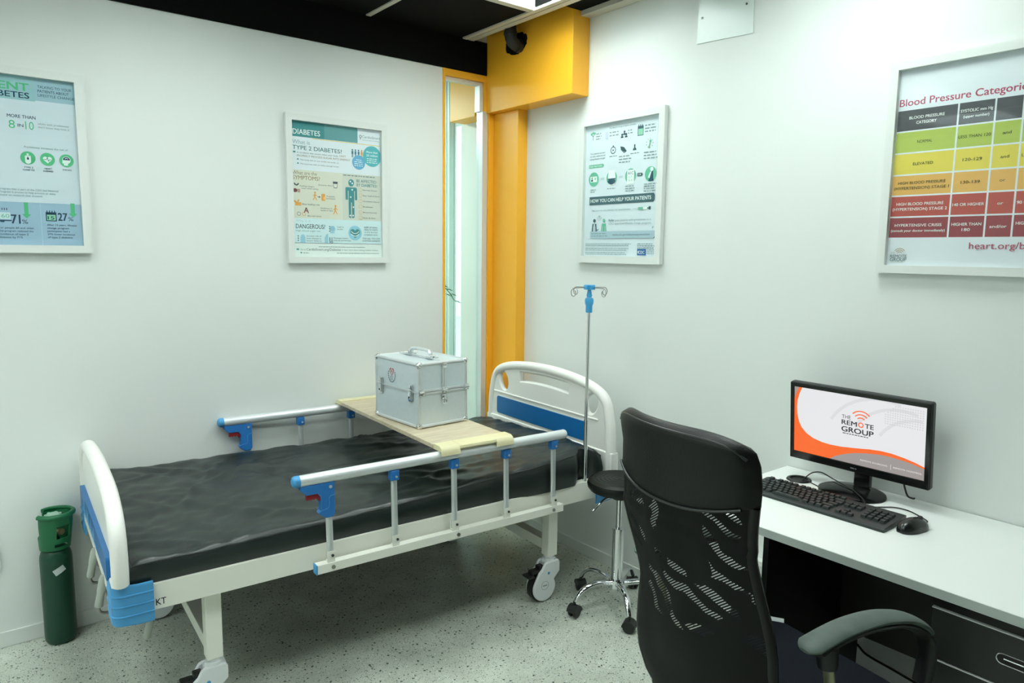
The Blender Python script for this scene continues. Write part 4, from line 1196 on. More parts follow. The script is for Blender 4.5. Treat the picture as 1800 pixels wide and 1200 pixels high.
# ------------------------------------------------------------------ oxygen cylinder
def oxygen_cylinder():
    x, y = .262, 3.140
    rt = root('oxygen_cylinder', 'dark green oxygen cylinder standing on the floor by the left wall', 'gas cylinder', (x, y, 0))
    MB().lathe([(0, .004), (.036, 0), (.048, .004), (.0535, .016), (.0545, .035), (.0545, .335), (.053, .352), (.047, .370), (.036, .382), (.022, .389), (.018, .400), (.018, .420), (0, .42)], seg=40).build('body', GREEN_TANK, rt)
    # guard: open ring wall with a window, thick rim
    t = bmesh.new(); seg = 48; zs = [.380, .392, .405, .425, .455, .475, .497, .508]
    def rad(z): return .052+.008*min(1, (z-.38)/.10)
    def add(r_off):
        return [[t.verts.new(((rad(z)+r_off)*math.cos(2*PI*k/seg)+.004*(z-.38)/.1, (rad(z)+r_off)*math.sin(2*PI*k/seg), z)) for k in range(seg)] for z in zs]
    A, B = add(0), add(-.006)
    def hole(j, k):
        a = (k+.5)*360/seg
        return (3 <= j <= 4 and 268 <= a <= 322) or (j == 1 and 262 <= a <= 325) or (j >= 3 and 128 <= a <= 200)
    for j in range(len(zs)-1):
        for k in range(seg):
            k2 = (k+1) % seg
            if hole(j, k): continue
            t.faces.new((A[j][k], A[j][k2], A[j+1][k2], A[j+1][k])); t.faces.new((B[j][k2], B[j][k], B[j+1][k], B[j+1][k2]))
    edges = [e for e in t.edges if len(e.link_faces) == 1]
    # close the thickness along open borders
    idx = {}
    for j in range(len(zs)):
        for k in range(seg): idx[A[j][k]] = B[j][k]
    for e in edges:
        a, b = e.verts
        if a in idx and b in idx:
            try: t.faces.new((a, b, idx[b], idx[a]))
            except ValueError: pass
    bmesh.ops.delete(t, geom=[v for v in t.verts if not v.link_faces], context='VERTS')
    bmesh.ops.recalc_face_normals(t, faces=t.faces)
    b = MB(); b._merge(t)
    b.tube([(.0055+.0615*math.cos(R(a)), .0615*math.sin(R(a)), .514) for a in range(-155, 129, 8)], .0085, 12, sx=1.1, sy=.9)
    b.build('guard', GREEN_PL, rt)
    v = MB(); v.lathe([(0, .400), (.013, .400), (.013, .470), (.009, .474), (.009, .490), (0, .49)], seg=16)
    v.cyl((0, 0, .448), (.018, -.034, .448), .010, seg=14); v.cyl((.018, -.034, .448), (.022, -.041, .448), .013, seg=6); v.cyl((0, 0, .43), (-.02, .02, .43), .007, seg=12)
    v.build('valve', BRASS, rt)
    k = MB(); k.lathe([(0, .492), (.022, .492), (.026, .497), (.026, .507), (.022, .512), (0, .512)], seg=12)
    for q in range(6): k.cyl((.023*math.cos(q*PI/3), .023*math.sin(q*PI/3), .492), (.023*math.cos(q*PI/3), .023*math.sin(q*PI/3), .512), .006, seg=8)
    k.build('hand_wheel', PALE_GREEN, rt)
    # paper label pasted askew on the body
    lb = MB(); rr = .0549; a0 = R(-86); n = 8
    pts = []
    for i in range(n+1):
        for j in range(2):
            s = -.020+.040*i/n; q = -.012+.024*j
            th = a0+(s*math.cos(R(28))-q*math.sin(R(28)))/rr; zz = .302+s*math.sin(R(28))+q*math.cos(R(28))
            pts.append(lb.bm.verts.new((rr*math.cos(th), rr*math.sin(th), zz)))
    for i in range(n): lb.bm.faces.new((pts[2*i], pts[2*i+2], pts[2*i+3], pts[2*i+1]))
    lb.build('paper_label', LABEL_GREY, rt)
oxygen_cylinder()

# ================================================================== STOOL
def stool():
    L = (2.190, 2.000, 0)
    rt = root('rolling_stool', 'round black stool on a chrome five-star base beside the bed head', 'stool', L)
    b = MB()
    prof = [(0, .527), (.10, .525), (.127, .530), (.137, .542), (.139, .556), (.134, .569), (.122, .577)]
    for k in range(6):
        r = .108-.018*k; prof += [(r+.006, .579), (r+.002, .5765), (r-.004, .5765), (r-.008, .579)]
    prof += [(0, .579)]
    b.lathe(prof, seg=48); b.build('seat', LEATHER, rt)
    p = MB(); p.box(-.06, .06, -.06, .06, .514, .5265, .003).cyl((0, 0, .49), (0, 0, .515), .03, seg=20)
    p.build('seat_plate', BLACK_PL, rt)
    l = MB(); l.tube(smooth_path([(-.02, .01, .500), (-.06, .02, .497), (-.085, .028, .480), (-.115, .036, .452)], 4), .005, 10)
    lv = l.build('lever', CHROME, rt)
    MB().cyl((-.113, .0355, .454), (-.120, .0375, .4475), .0062, seg=12).build('lever_tip', CHROME, lv)
    MB().cyl((0, 0, .34), (0, 0, .495), .0125, seg=20).build('gas_spring', CHROME, rt)
    c = MB(); c.cyl((0, 0, .128), (0, 0, .352), .0245, seg=24).cyl((0, 0, .352), (0, 0, .360), .027, seg=24)
    c.build('column', CHROME, rt)
    MB().cyl((0, 0, .0975), (0, 0, .130), .040, .034, seg=24).build('hub', CHROME, rt)
    for k in range(5):
        a = R(22+72*k); d = Vector((math.cos(a), math.sin(a), 0)); n = Vector((-d.y, d.x, 0))
        P = [d*.030+Vector((0, 0, .115)), d*.10+Vector((0, 0, .128)), d*.155+Vector((0, 0, .118)), d*.188+Vector((0, 0, .092)), d*.205+Vector((0, 0, .066))]
        pp = smooth_path(P, 5); rr = [.0165-.0055*i/(len(pp)-1) for i in range(len(pp))]
        leg = MB().tube(pp, rr, 14, sx=.75, sy=1.0, upv=(0, 0, 1)).build('leg', CHROME, rt)
        caster_twin(leg, d*.208, a+R((40, -30, 25, 60, 10)[k]), .052)
def caster_twin(parent, p, a, h):
    """small twin-wheel furniture caster, children of a leg"""
    m = Matrix.Translation(Vector((p.x, p.y, 0))) @ Matrix.Rotation(a, 4, 'Z')
    r = h*.48; b = MB()
    for s in (-1, 1): b._merge(_cyl(.0, s*.0065, s*.019, r, r), m)
    t = bmesh.new()
    b2 = bmesh.new()
    # hood over the wheels
    n = 12; pr = []
    for k in range(n+1):
        q = R(5+k*175/n); pr.append(((r+.004)*math.cos(q), r+(r+.004)*math.sin(q)))
    A = [b2.verts.new((x, -.0215, z)) for x, z in pr]; B = [b2.verts.new((x, .0215, z)) for x, z in pr]
    for k in range(n): b2.faces.new((A[k], A[k+1], B[k+1], B[k]))
    b2.faces.new(A+[b2.verts.new((0, -.0215, r))]); b2.faces.new(B+[b2.verts.new((0, .0215, r))])
    bmesh.ops.recalc_face_normals(b2, faces=b2.faces)
    b._merge(b2, m); t.free()
    b.cyl((p.x, p.y, r*1.6), (p.x, p.y, h+.018), .006, seg=10)
    b.build('caster', BLACK_PL, parent)
def _cyl(x, y0, y1, r, z):
    t = bmesh.new(); bmesh.ops.create_cone(t, cap_ends=True, segments=28, radius1=r, radius2=r, depth=abs(y1-y0))
    mm = Matrix.Translation((x, (y0+y1)/2, z)) @ Matrix.Rotation(PI/2, 4, 'X')
    bmesh.ops.transform(t, matrix=mm, verts=t.verts)
    bmesh.ops.bevel(t, geom=[e for e in t.edges if len(e.link_faces) == 2 and any(len(f.verts) > 4 for f in e.link_faces)], offset=.003, segments=2, affect='EDGES')
    return t
stool()

# ================================================================== OFFICE CHAIR
def office_chair():
    TH = R(-9.36)
    rt = root('office_chair', 'black high-back mesh office chair at the desk, seen from behind', 'chair', (1.524, .906, 0), TH)
    ca, sa = math.cos(R(12)), math.sin(R(12))
    LT = [(-.80, .205), (-.766, .240), (-.70, .254), (-.624, .243), (-.521, .210), (-.464, .190), (-.431, .188), (-.372, .197), (-.315, .213), (-.257, .225), (-.191, .214), (-.14, .197), (-.09, .186), (-.05, .187), (-.02, .183), (-.006, .176), (0, .165)]
    RT = [(-.80, .205), (-.766, .232), (-.70, .242), (-.60, .236), (-.525, .228), (-.481, .232), (-.441, .231), (-.393, .224), (-.336, .211), (-.277, .199), (-.24, .197), (-.20, .202), (-.15, .212), (-.10, .222), (-.054, .222), (-.022, .211), (-.006, .196), (0, .17)]
    top = lambda q: -.030*abs(q)**7
    seam = lambda q: -.186+.042*(q*q)**1.1            # q in -1..1 across
    def prof(t): return .030*math.sin((t+.1)*4.0)*(.4 if t > -.25 else 1)
    def S(t, q, off=0.0):
        """q=+1 left edge, -1 right edge; off = towards the sitter"""
        l, r = interp(LT, t), interp(RT, t)
        s = (l+r)/2*q+(l-r)/2
        x = -.34-sa*t+.055*(abs(q)**2.2)-.022+off+prof(t)*.5
        return Vector((x, s, 1.18+ca*t))
    # head pad: closed cushion from the top to the seam
    t = bmesh.new(); nt, nq = 22, 26; front = []; back = []
    for i in range(nt+1):
        f_, b_ = [], []
        for j in range(nq+1):
            q = -1+2*j/nq; tt = top(q)+(seam(q)-top(q))*i/nt
            e = min(1, min((1-abs(q))/.12, (i+.0)/(nt*.16)))
            th = .020*math.sqrt(max(0, 1-(1-max(0, e))**2))
            qq = q
            b_.append(t.verts.new(S(tt, qq, -th*1.0-.002))); f_.append(t.verts.new(S(tt, qq, th*.9+.002)))
        front.append(f_); back.append(b_)
    for G in (front, back):
        for i in range(nt):
            for j in range(nq): t.faces.new((G[i][j], G[i][j+1], G[i+1][j+1], G[i+1][j]))
    bf = [front[0][j] for j in range(nq+1)]+[front[i][nq] for i in range(1, nt+1)]+[front[nt][j] for j in range(nq-1, -1, -1)]+[front[i][0] for i in range(nt-1, 0, -1)]
    bb = [back[0][j] for j in range(nq+1)]+[back[i][nq] for i in range(1, nt+1)]+[back[nt][j] for j in range(nq-1, -1, -1)]+[back[i][0] for i in range(nt-1, 0, -1)]
    for k in range(len(bf)):
        k2 = (k+1) % len(bf); t.faces.new((bf[k], bf[k2], bb[k2], bb[k]))
    bmesh.ops.recalc_face_normals(t, faces=t.faces)
    b = MB(); b._merge(t)
    pad = b.build('headrest_pad', LEATHER, rt, smooth=70)
    w = MB(); w.tube([S(seam(-1+2*j/24)+.002, -1+2*j/24, -.0245) for j in range(1, 24)], .0032, 8)
    w.tube([S(top(-1+2*j/24)-.012, .96*(-1+2*j/24), -.018) for j in range(25)], .0028, 8)
    w.build('welt', mat('black_welt', (34, 37, 36), .35), pad)
    # net panel: two layers of cloth
    NET = mesh_cloth_material()
    def sheet(off, wav, name, uvr):
        me = bpy.data.meshes.new(name); V, F, UV = [], [], []
        n1, n2 = 60, 36
        for i in range(n1+1):
            for j in range(n2+1):
                q = -1+2*j/n2; t0 = seam(q)+.004; tt = t0+(-.795-t0)*i/n1
                o = off+wav*noise.noise(Vector((q*2.0, tt*7, off*100)))*(1-q*q)
                p = S(tt, q*.955, o); V.append(p)
                u, v = p.y, tt
                UV.append((u*math.cos(uvr)-v*math.sin(uvr), u*math.sin(uvr)+v*math.cos(uvr)))
        for i in range(n1):
            for j in range(n2):
                a = i*(n2+1)+j; F.append((a, a+1, a+n2+2, a+n2+1))
        me.from_pydata(V, [], F); uv = me.uv_layers.new(name='UVMap')
        for lp in me.loops: uv.data[lp.index].uv = UV[lp.vertex_index]
        me.polygons.foreach_set('use_smooth', [True]*len(me.polygons))
        me.materials.append(NET)
        o = bpy.data.objects.new(name, me); COL.objects.link(o); o.parent = rt
    sheet(-.004, .012, 'mesh_panel', 0.0)
    # side frame of the back
    fr = MB()
    for sg in (-1, 1):
        path = []
        for i in range(40):
            tt = -.145+(-.795+.145)*i/39; path.append(S(tt, sg*.94, .004))
        fr.tube(path, .0105, 12, sx=1.0, sy=1.3, upv=(1, 0, 0))
    fr.tube([S(-.792, -.955+1.91*k/16, .004) for k in range(17)], .016, 12)
    fr.build('back_frame', mat('black_satin_frame', (14, 15, 15), .45, spec=.3), rt)
    sp = MB(); sp.tube(smooth_path([S(-.66, 0, .030), S(-.72, 0, .032), S(-.77, 0, .03), (-.14, 0, .405), (-.04, 0, .395)], 5), .02, 12, sx=.6, sy=1.6, upv=(1, 0, 0))
    sp.build('back_support', BLACK_PL, rt)
    # seat
    st = MB(); st.prism(rounded_rect(-.185, .262, -.238, .238, .075, 6), lambda a, b, h: (a, b, h), .425, .500, .022, 4)
    st.build('seat', FABRIC_NAVY, rt)
    MB().box(-.13, .15, -.17, .17, .398, .424, .006).build('seat_plate', BLACK_PL, rt)
    # paper tag on the cushion
    tg = MB().box(-.022, .022, -.012, .012, .5006, .5014)
    tg.bm.transform(Matrix.Translation((.238, .155, 0)) @ Matrix.Rotation(R(-50), 4, 'Z'))
    tg.build('paper_tag', LABEL_GREY, rt)
    # arms
    for sg in (-1, 1):
        y = sg*.262
        P = [(-.185, y, .742), (-.165, y, .748), (-.10, y, .757), (-.04, y, .760), (.03, y, .756), (.09, y, .746), (.15, y, .729), (.20, y, .704), (.228, y, .680)]
        pp = smooth_path(P, 5); n = len(pp)
        rr = [(.012+.018*min(1, i/5)) if i < 5 else .030-.004*max(0, (i-n*.6)/(n*.4)) for i in range(n)]
        am = MB().tube(pp, rr, 18, sx=.36, sy=.98, upv=(0, 0, 1)).build('armrest', RUBBER_GREY, rt)
        s = MB()
        s.tube(smooth_path([(-.155, y, .733), (-.08, y, .744), (0, y, .744), (.09, y, .732), (.16, y, .710), (.225, y, .670), (.248, y, .625), (.247, y, .580), (.225, y, .52), (.185, y*.99, .455), (.13, y*.95, .410), (.05, y*.7, .4075)], 5), .019, 12, sx=.55, sy=1.25, upv=(.4, 0, 1))
        s.cyl((-.117, y, .742), (-.108, y, .688), .024, .021, seg=16)
        s.build('arm_bracket', BLACK_PL, am)
        MB().tube(smooth_path([(-.108, y, .695), (-.088, y, .60), (-.068, y, .50), (-.045, y*.93, .420), (0, y*.7, .4105)], 4), .0105, 10, sx=.6, sy=1.3, upv=(1, 0, 0)).build('arm_post', OLIVE_METAL, am)
    MB().cyl((0, 0, .10), (0, 0, .28), .027, seg=20).cyl((0, 0, .28), (0, 0, .398), .014, seg=16).build('gas_column', BLACK_PL, rt)
    MB().cyl((0, 0, .085), (0, 0, .125), .042, .036, seg=20).build('hub', BLACK_PL, rt)
    for k in range(5):
        a = R(20+72*k); d = Vector((math.cos(a), math.sin(a), 0))
        lg = MB().tube([d*.03+Vector((0, 0, .106)), d*.15+Vector((0, 0, .096)), d*.29+Vector((0, 0, .076))], [.024, .02, .015], 12, sx=.8, sy=1.0, upv=(0, 0, 1)).build('leg', BLACK_PL, rt)
        caster_twin(lg, d*.285, a+R(30*k), .052)
office_chair()

# ================================================================== DESK AND WHAT STANDS ON IT
DZ = .735
def desk():
    rt = root('desk', 'white topped office desk with black panels along the right wall', 'desk', (2.14, .5, 0))
    MB().box(1.829, 2.459, -.55, 1.398, .7105, DZ, .0008).build('desk_top', DESK_WHITE, rt, True)
    MB().box(1.8265, 1.8289, -.55, 1.398, .7108, DZ-.0006).build('front_edge', DESK_EDGE, rt, True)
    MB().box(1.836, 2.452, 1.086, 1.104, 0, .710, .001).build('side_panel', DESK_BLACK, rt, True)
    MB().box(1.836, 2.330, -.50, -.482, 0, .710, .001).build('side_panel', DESK_BLACK, rt, True)
    MB().box(2.300, 2.318, -.480, 1.085, .278, .710, .001).build('modesty_panel', DESK_BLACK, rt, True)
    g = MB(); c = (2.335, 1.280)
    g.lathe([(.030, .0005), (.030, .004), (.034, .006), (.040, .005), (.043, .0005)], (c[0], c[1], DZ), 36)
    G = g.build('cable_grommet', BLACK_PL, rt, True)
    MB().cyl((c[0], c[1], DZ+.0003), (c[0], c[1], DZ+.0008), .031, seg=32).build('grommet_hole', INK_BLACK, G, True)
desk()
def pedestal():
    rt = root('drawer_pedestal', 'charcoal drawer unit standing under the white desk top, right of the knee space', 'drawers', (2.08, .42, 0))
    MB().box(1.872, 2.290, .19, .650, .04, .705, .001).build('cabinet', PED_GREY, rt, True)
    MB().box(1.855, 1.8715, .19, .650, .6785, .7045, .001).build('top_rail', DESK_BLACK, rt, True)
    for z0, z1 in ((.5465, .6725), (.415, .5405), (.05, .409)):
        d = MB().box(1.8525, 1.8715, .195, .647, z0, z1, .001).build('drawer', PED_GREY, rt, True)
        MB().box(1.8505, 1.8715, .195, .648, z1+.0005, z1+.0030).build('edge_strip', WHITE_TRIM, d, True)
        zc = (z0+z1)/2+.002 if z1-z0 < .2 else z1-.09
        pts = rounded_rect(.365, .505, zc-.0125, zc+.0125, .0124, 6)
        MB().prism(pts, lambda a, b, h: (h, a, b), 1.8505, 1.8523).build('handle_recess', INK_BLACK, d, True)
        MB().tube([(1.8505, a, b) for a, b in pts], .0013, 6, closed=True).tube([(1.8500, .49, zc+.001), (1.8495, .38, zc+.001)], .002, 8).build('handle', CHROME, d, True)
    for x in (1.90, 2.26):
        for y in (.22, .62): MB().cyl((x, y, 0), (x, y, .04), .02, seg=14).build('foot', BLACK_PL, rt, True)
pedestal()

def monitor():
    L = Vector((2.345, 1.096, DZ))
    rt = root('computer_monitor', 'black widescreen monitor showing an orange and white logo slide', 'monitor', L, -PI/2)
    # local: x right along the wall, y towards the wall, z up
    m = MB(); t = bmesh.new()
    b = MB(); b.lathe([(0, 0), (.104, 0), (.108, .003), (.106, .008), (.09, .013), (.045, .018), (.035, .019), (0, .019)], (0, 0, 0), 48)
    for v in b.bm.verts: v.co.y = v.co.y*.9
    b.build('base', BLACK_GLOSS, rt)
    MB().box(-.027+.012, .027+.012, .036, .062, .0165, .150, .006).build('neck', BLACK_GLOSS, rt)
    ang = math.atan2(.027, .276)                      # panel leans forward at the top
    M = Matrix.Translation((0, .015, .070)) @ Matrix.Rotation(ang, 4, 'X')
    w, h = .470, .284
    p = MB()
    p.prism(rounded_rect(-w/2, w/2, 0, h, .008), lambda a, b, q: (a, q, b), -.004, .018, .004, 3)
    p.prism(rounded_rect(-w/2+.05, w/2-.05, .04, h-.05, .03), lambda a, b, q: (a, q, b), .017, .040, .012, 3)
    p.bm.transform(M); p.build('casing', BLACK_PL, rt)
    f = MB(); bx, bt, bb = .0165, .0175, .030
    def ring(x0, x1, z0, z1, q0, q1, wx0, wx1, wz0, wz1):
        f.prism([(x0, z0), (wx0, wz0), (wx1, wz0), (x1, z0)], lambda a, b, q: (a, q, b), q0, q1, .0015)
        f.prism([(x0, z1), (x1, z1), (wx1, wz1), (wx0, wz1)], lambda a, b, q: (a, q, b), q0, q1, .0015)
        f.prism([(x0, z0), (x0, z1), (wx0, wz1), (wx0, wz0)], lambda a, b, q: (a, q, b), q0, q1, .0015)
        f.prism([(x1, z0), (wx1, wz0), (wx1, wz1), (x1, z1)], lambda a, b, q: (a, q, b), q0, q1, .0015)
    ring(-w/2+.003, w/2-.003, .003, h-.003, -.010, -.0042, -w/2+bx, w/2-bx, bb, h-bt)
    f.bm.transform(M); bz = f.build('bezel', BLACK_GLOSS, rt)
    # screen slide
    s = Sheet(); sw, sh = w-2*bx, h-bt-bb
    WHT, ORG, GRY, LGR, BLK = pixel(234, 234, 236), pixel(254, 106, 30), pixel(160, 152, 150), pixel(222, 222, 225), pixel(30, 28, 30)
    s.rect(0, 0, sw, sh, WHT)
    for k, (cx, rr) in enumerate(((.30, .30), (.36, .26), (.42, .22))):
        s.arc(cx, .19, rr*.62, rr*.62+.010, 72 if k < 2 else 88, 150, LGR, 24)
    dot = pixel(208, 208, 212); s.layer += 1
    for i in range(16):
        for j in range(9):
            if i+j*.9 > 3: s.rect(sw-.125+i*.0075, .012+j*.0075, sw-.125+i*.0075+.0035, .0155+j*.0075, dot, False)
    kx, ky = sw/.428, sh/.235
    inn = [(.028, 0), (.0175, .025), (.011, .05), (.0095, .075), (.011, .10), (.017, .125), (.027, .145), (.045, .163), (.07, .176), (.10, .183), (.13, .1855), (.17, .184), (.22, .178), (.26, .172), (.295, .169), (.33, .170), (.37, .176), (.40, .183), (.428, .192)]
    out = [(.428, .198), (.40, .191), (.375, .186), (.34, .183), (.311, .182), (.28, .184), (.245, .189), (.21, .197), (.178, .208), (.15, .221), (.13, .235), (0, .235), (0, .045), (.004, .030), (.010, .014), (.017, 0)]
    sc = lambda P: [(a*kx, b*ky) for a, b in P]
    # orange in two pieces so that each polygon stays simple
    cut = 11
    s.poly(sc(inn+out), ORG)
    s.poly(sc([(0, 0), (.017, 0), (.010, .014), (.004, .030), (0, .045)]), GRY)
    s.poly(sc(out[:11]+[(.428, .235)]), GRY)
    s.text('REMOTE SOURCING', .232*kx, .2175*ky, .0052, pixel(236, 236, 236), .087, .012); s.rect(.3275*kx, .207*ky, .3287*kx, .224*ky, pixel(236, 236, 236)); s.text('REMOTE CONTROL', .336*kx, .2175*ky, .0052, pixel(236, 236, 236), .087, .012)
    x0 = .168*kx
    s.text('THE', x0, .083*ky, .0135, BLK, .030); s.text('REM', x0, .1035*ky, .0165, BLK, .051, .025); s.text('TE', x0+.078, .1035*ky, .0165, BLK, .028, .025)
    s.text('GROUP', x0, .1275*ky, .0185, BLK, .106, .03)
    s.arc(x0+.0645, .0955*ky, .0055, .0092, 0, 360, ORG, 24)
    for r0 in (.0135, .0245, .036): s.arc(x0+.0645, .0865*ky, r0, r0+.0038, 42, 138, ORG)
    s.greek(x0+.004, .1335*ky, .098, 1, .006, BLK, .0028)
    s.build('screen', rt, M @ Matrix.Translation((-w/2+bx, -.0055, h-bt)))
    k = Sheet(); k.greek(-.012, 0, .024, 1, .008, mat('grey_badge', (120, 124, 124), .4), .004)
    k.build('badge', bz, M @ Matrix.Translation((.0, -.0103, .016)))
monitor()

def keyboard():
    L = Vector((2.148, 1.100, DZ))
    rt = root('keyboard', 'long black keyboard lying in front of the monitor', 'keyboard', L, -PI/2)
    w, d = .462, .148
    side = [(-d/2, 0), (-d/2, .008), (-d/2+.006, .0115), (-d/2+.020, .0125), (d/2-.012, .0215), (d/2, .020), (d/2, .004), (d/2-.004, 0)]
    MB().prism(side, lambda a, b, h: (h, a, b), -w/2, w/2, .002).build('body', BODY_M, rt)
    t = MB(); kw = .0158
    t.prism([(-.5, -.5), (.5, -.5), (.5, .5), (-.5, .5)], lambda a, b, h: (a*kw*(1-.22*h), b*kw*(1-.22*h), h*.0075), 0, 1)
    me = None; pitch = .0189; sl = math.atan2(.009, .116); n = 0
    def zat(y): return .0125+(y+d/2-.020)/(d-.032)*.009
    def key(x, y, wd=1.0):
        nonlocal me, n
        if me is None:
            o = t.build('key', KEY_M, rt); me = o.data
        else:
            o = bpy.data.objects.new('key', me); COL.objects.link(o); o.parent = rt
        o.location = (x, y, zat(y)-.0004); o.rotation_euler = (sl, 0, 0); o.scale = (1+(wd-1)*pitch/kw, 1, 1); n += 1
    x0 = -w/2+.017
    ys = [-.046, -.027, -.008, .011, .030, .056]
    rows = [[1.4, 1.2, 1.2, 5.6, 1.2, 1.2, 1.2, 1.4], [2.2]+[1]*10+[2.3], [1.8]+[1]*11+[1.9], [1.5]+[1]*12+[1.5], [1]*13+[1.9], None]
    for y, rw in zip(ys, rows):
        if rw is None:
            for k in range(13):
                key(x0+.008+(k+(0 if k == 0 else .8 if k < 5 else 1.3 if k < 9 else 1.8))*pitch*.965, y)
            continue
        x = x0
        for wd in rw: key(x+wd*pitch/2-.0012, y, wd*.98); x += wd*pitch
    for c in range(3):
        key(x0+(15.6+c)*pitch, .030)
    for c in range(3): key(x0+(15.6+c)*pitch, .011)
    for c in range(3): key(x0+(15.6+c)*pitch, -.046)
    key(x0+16.6*pitch, -.027)
    for r in range(4):
        for c in range(4):
            key(x0+(19.3+c)*pitch, ys[r+1])
keyboard()

def mouse():
    L = Vector((2.168, .829, DZ)); 
    rt = root('computer_mouse', 'glossy black mouse on the desk, right of the keyboard', 'mouse', L, R(-12))
    # local x: towards the wall (button end)
    b = MB(); t = bmesh.new(); nu, nv = 22, 20; G = []
    for i in range(nu+1):
        a = i/nu; x = -.056+.112*a
        wd = .031*(math.sin(PI*min(1, max(0, .02+a*.96)))**.42)*(1-.10*math.exp(-((a-.55)/.2)**2)); ht = .037*(math.sin(PI*(.06+.86*a**.85))**.62)
        row = []
        for j in range(nv+1):
            q = PI*j/nv; row.append(t.verts.new((x, wd*math.cos(q), .001+ht*math.sin(q)**.8)))
        G.append(row)
    for i in range(nu):
        for j in range(nv): t.faces.new((G[i][j], G[i+1][j], G[i+1][j+1], G[i][j+1]))
    t.faces.new([r[0] for r in G]+[r[-1] for r in reversed(G)])
    t.faces.new(G[0]); t.faces.new(list(reversed(G[-1])))
    bmesh.ops.recalc_face_normals(t, faces=t.faces)
    b._merge(t); b.build('body', mat('gloss_mouse_black', (22, 25, 25), .25), rt, smooth=60)
    MB().cyl((.030, -.0035, .0285), (.030, .0035, .0285), .010, seg=18).build('scroll_wheel', RUBBER, rt)
    g = MB().tube([(.0, 0, .0392), (.012, 0, .0376), (.02, 0, .0355)], .0008, 6); g.build('button_gap', INK_BLACK, rt)
    def wl(x, y, z):   # world to local
        p = Matrix.Rotation(-R(-12), 3, 'Z') @ (Vector((x, y, DZ+z))-L); return p
    c = [wl(2.221, .818, .014), wl(2.262, .826, .006), wl(2.300, .868, .003), wl(2.318, .905, .003), wl(2.313, .940, .003), wl(2.286, .965, .003), wl(2.262, .985, .003), wl(2.252, 1.02, .003)]
    MB().tube(smooth_path(c, 6), .0019, 8).build('cable', RUBBER, rt)
mouse()
def cables():
    P = [(2.330, 1.285, -.02), (2.345, 1.268, .004), (2.375, 1.255, .024), (2.402, 1.235, .026), (2.400, 1.195, .016), (2.355, 1.145, .0225), (2.335, 1.110, .0225), (2.315, 1.075, .0205), (2.290, 1.045, .0180), (2.266, 1.02, .0165), (2.235, .995, .006), (2.226, .985, .006)]
    o = MB().tube(smooth_path([(x, y, DZ+z) for x, y, z in P], 6), .002, 8).build('keyboard_cable', RUBBER, loc=(2.345, 1.268, DZ))
    tag(o, 'thin black cable running from the desk grommet over the monitor base to the keyboard', 'cable')
    P = [(2.332, 1.272, -.02), (2.326, 1.255, .006), (2.318, 1.205, .0022), (2.300, 1.172, .0022), (2.262, 1.130, .0022), (2.245, 1.10, .0022), (2.2425, 1.03, .0022), (2.245, 1.00, .0022)]
    o = MB().tube(smooth_path([(x, y, DZ+z) for x, y, z in P], 6), .0019, 8).build('mouse_cable', RUBBER, loc=(2.326, 1.255, DZ))
    tag(o, 'thin black cable lying on the desk behind the keyboard', 'cable')
    P = [(2.385, .952, DZ+.075), (2.398, .950, DZ+.045), (2.412, .945, DZ+.018), (2.44, .94, DZ+.006), (2.452, .94, DZ+.004)]
    o = MB().tube(smooth_path(P, 6), .003, 8).build('power_cable', RUBBER, loc=(2.41, .945, DZ))
    tag(o, 'short black cable dropping from the back of the monitor to the desk', 'cable')
    P = [(2.44, 1.42, .006), (2.42, 1.30, .006), (2.43, 1.16, .10), (2.448, 1.10, .16), (2.45, 1.05, .137), (2.45, .96, .125), (2.45, .85, .11), (2.45, .7, .10)]
    o = MB().tube(smooth_path(P, 6), .004, 8).build('power_cable', RUBBER, loc=(2.44, 1.2, 0))
    tag(o, 'black cable sagging along the wall under the desk', 'cable')
cables()

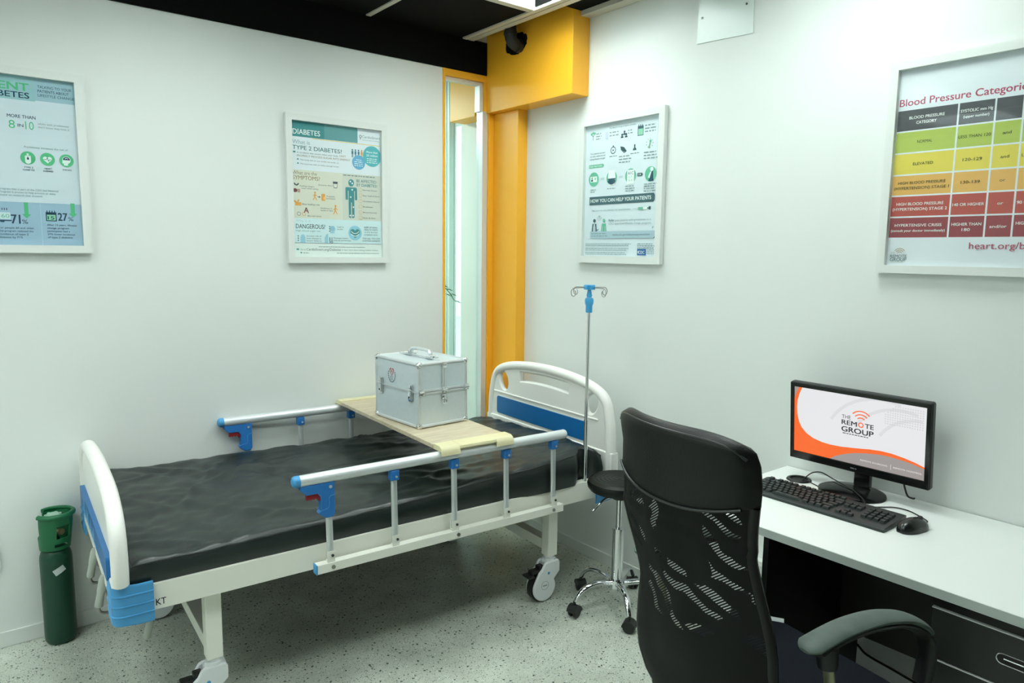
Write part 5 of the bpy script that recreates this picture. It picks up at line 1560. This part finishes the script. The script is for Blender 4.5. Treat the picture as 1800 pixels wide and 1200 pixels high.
# ================================================================== SMALL FITTINGS
def fittings():
    rt = root('wall_socket', 'white socket plate low on the left wall at the picture edge', 'socket', (.050, LW-.0005, .35))
    MB().prism(rounded_rect(-.043, .043, -.043, .043, .006), lambda a, b, h: (a, -h, b), 0, .009, .002).build('plate', WHITE_TRIM, rt)
    MB().cyl((0, -.0095, 0), (0, -.0088, 0), .018, seg=24).build('outlet', mat('socket_grey', (196, 202, 198), .5), rt)
    rt = root('wall_socket', 'white socket box on the right wall behind the desk end', 'socket', (RW-.0005, 1.475, .305), -PI/2)
    MB().box(-.06, .035, -.035, 0, -.045, .030, .004).build('plate', WHITE_TRIM, rt)
    for k in range(2): MB().box(-.05+.042*k, -.016+.042*k, -.0365, -.0352, -.022, .012, .0004).build('outlet', mat('socket_grey', (196, 202, 198), .5), rt)
    # drain pipe elbow through the header
    rt = root('drain_pipe', 'matte black pipe elbow entering a ragged hole in the orange header', 'pipe', (2.29, 2.93, CZ))
    P = [(2.288, 2.915, 2.78), (2.288, 2.915, CZ-.03)]
    for k in range(9):
        a = R(90*k/8); P.append((2.288+.045*(1-math.cos(a)), 2.915, CZ-.03-.045*math.sin(a)))
    P += [(2.3545, 2.915, CZ-.075)]
    MB().tube(P, .030, 20).build('elbow', mat('black_pipe', (26, 28, 29), .5), rt, True)
    MB().tube([(2.288, 2.915, CZ-.016), (2.288, 2.915, CZ-.034)], .0335, 20).tube([(2.328, 2.915, CZ-.075), (2.342, 2.915, CZ-.075)], .0335, 20).build('collar', mat('black_pipe', (26, 28, 29), .5), rt, True)
    rnd = random.Random(11); pts = []
    for k in range(40):
        a = 2*PI*k/40; r = 1+rnd.uniform(-.06, .07)
        pts.append((2.948+.086*r*math.cos(a)*(1 if math.cos(a) > 0 else 1.0), CZ-.055+.052*r*math.sin(a)))
    MB().prism(pts, lambda a, b, h: (h, a, b), 2.3530, 2.3546).build('cut_out', BLACKPAINT, rt, True)
    # clear plate screwed to the wall, top right
    rt = root('acrylic_plate', 'blank translucent plate screwed high on the white wall, right of the orange header', 'plate', (RW-.0005, 1.777, 2.37))
    MB().prism([(1.906, 2.374), (1.647, 2.361), (1.650, 2.615), (1.901, 2.615)], lambda a, b, h: (RW-h, a, b), .0008, .004).build('sheet', mat('translucent_plate', (222, 232, 228), .25), rt, True)
    for y, z in ((1.883, 2.470), (1.680, 2.474)):
        MB().cyl((RW-.0042, y, z), (RW-.0062, y, z), .0045, seg=12).build('screw', mat('dark_screw', (90, 96, 92), .4, 1.0), rt, True)
fittings()
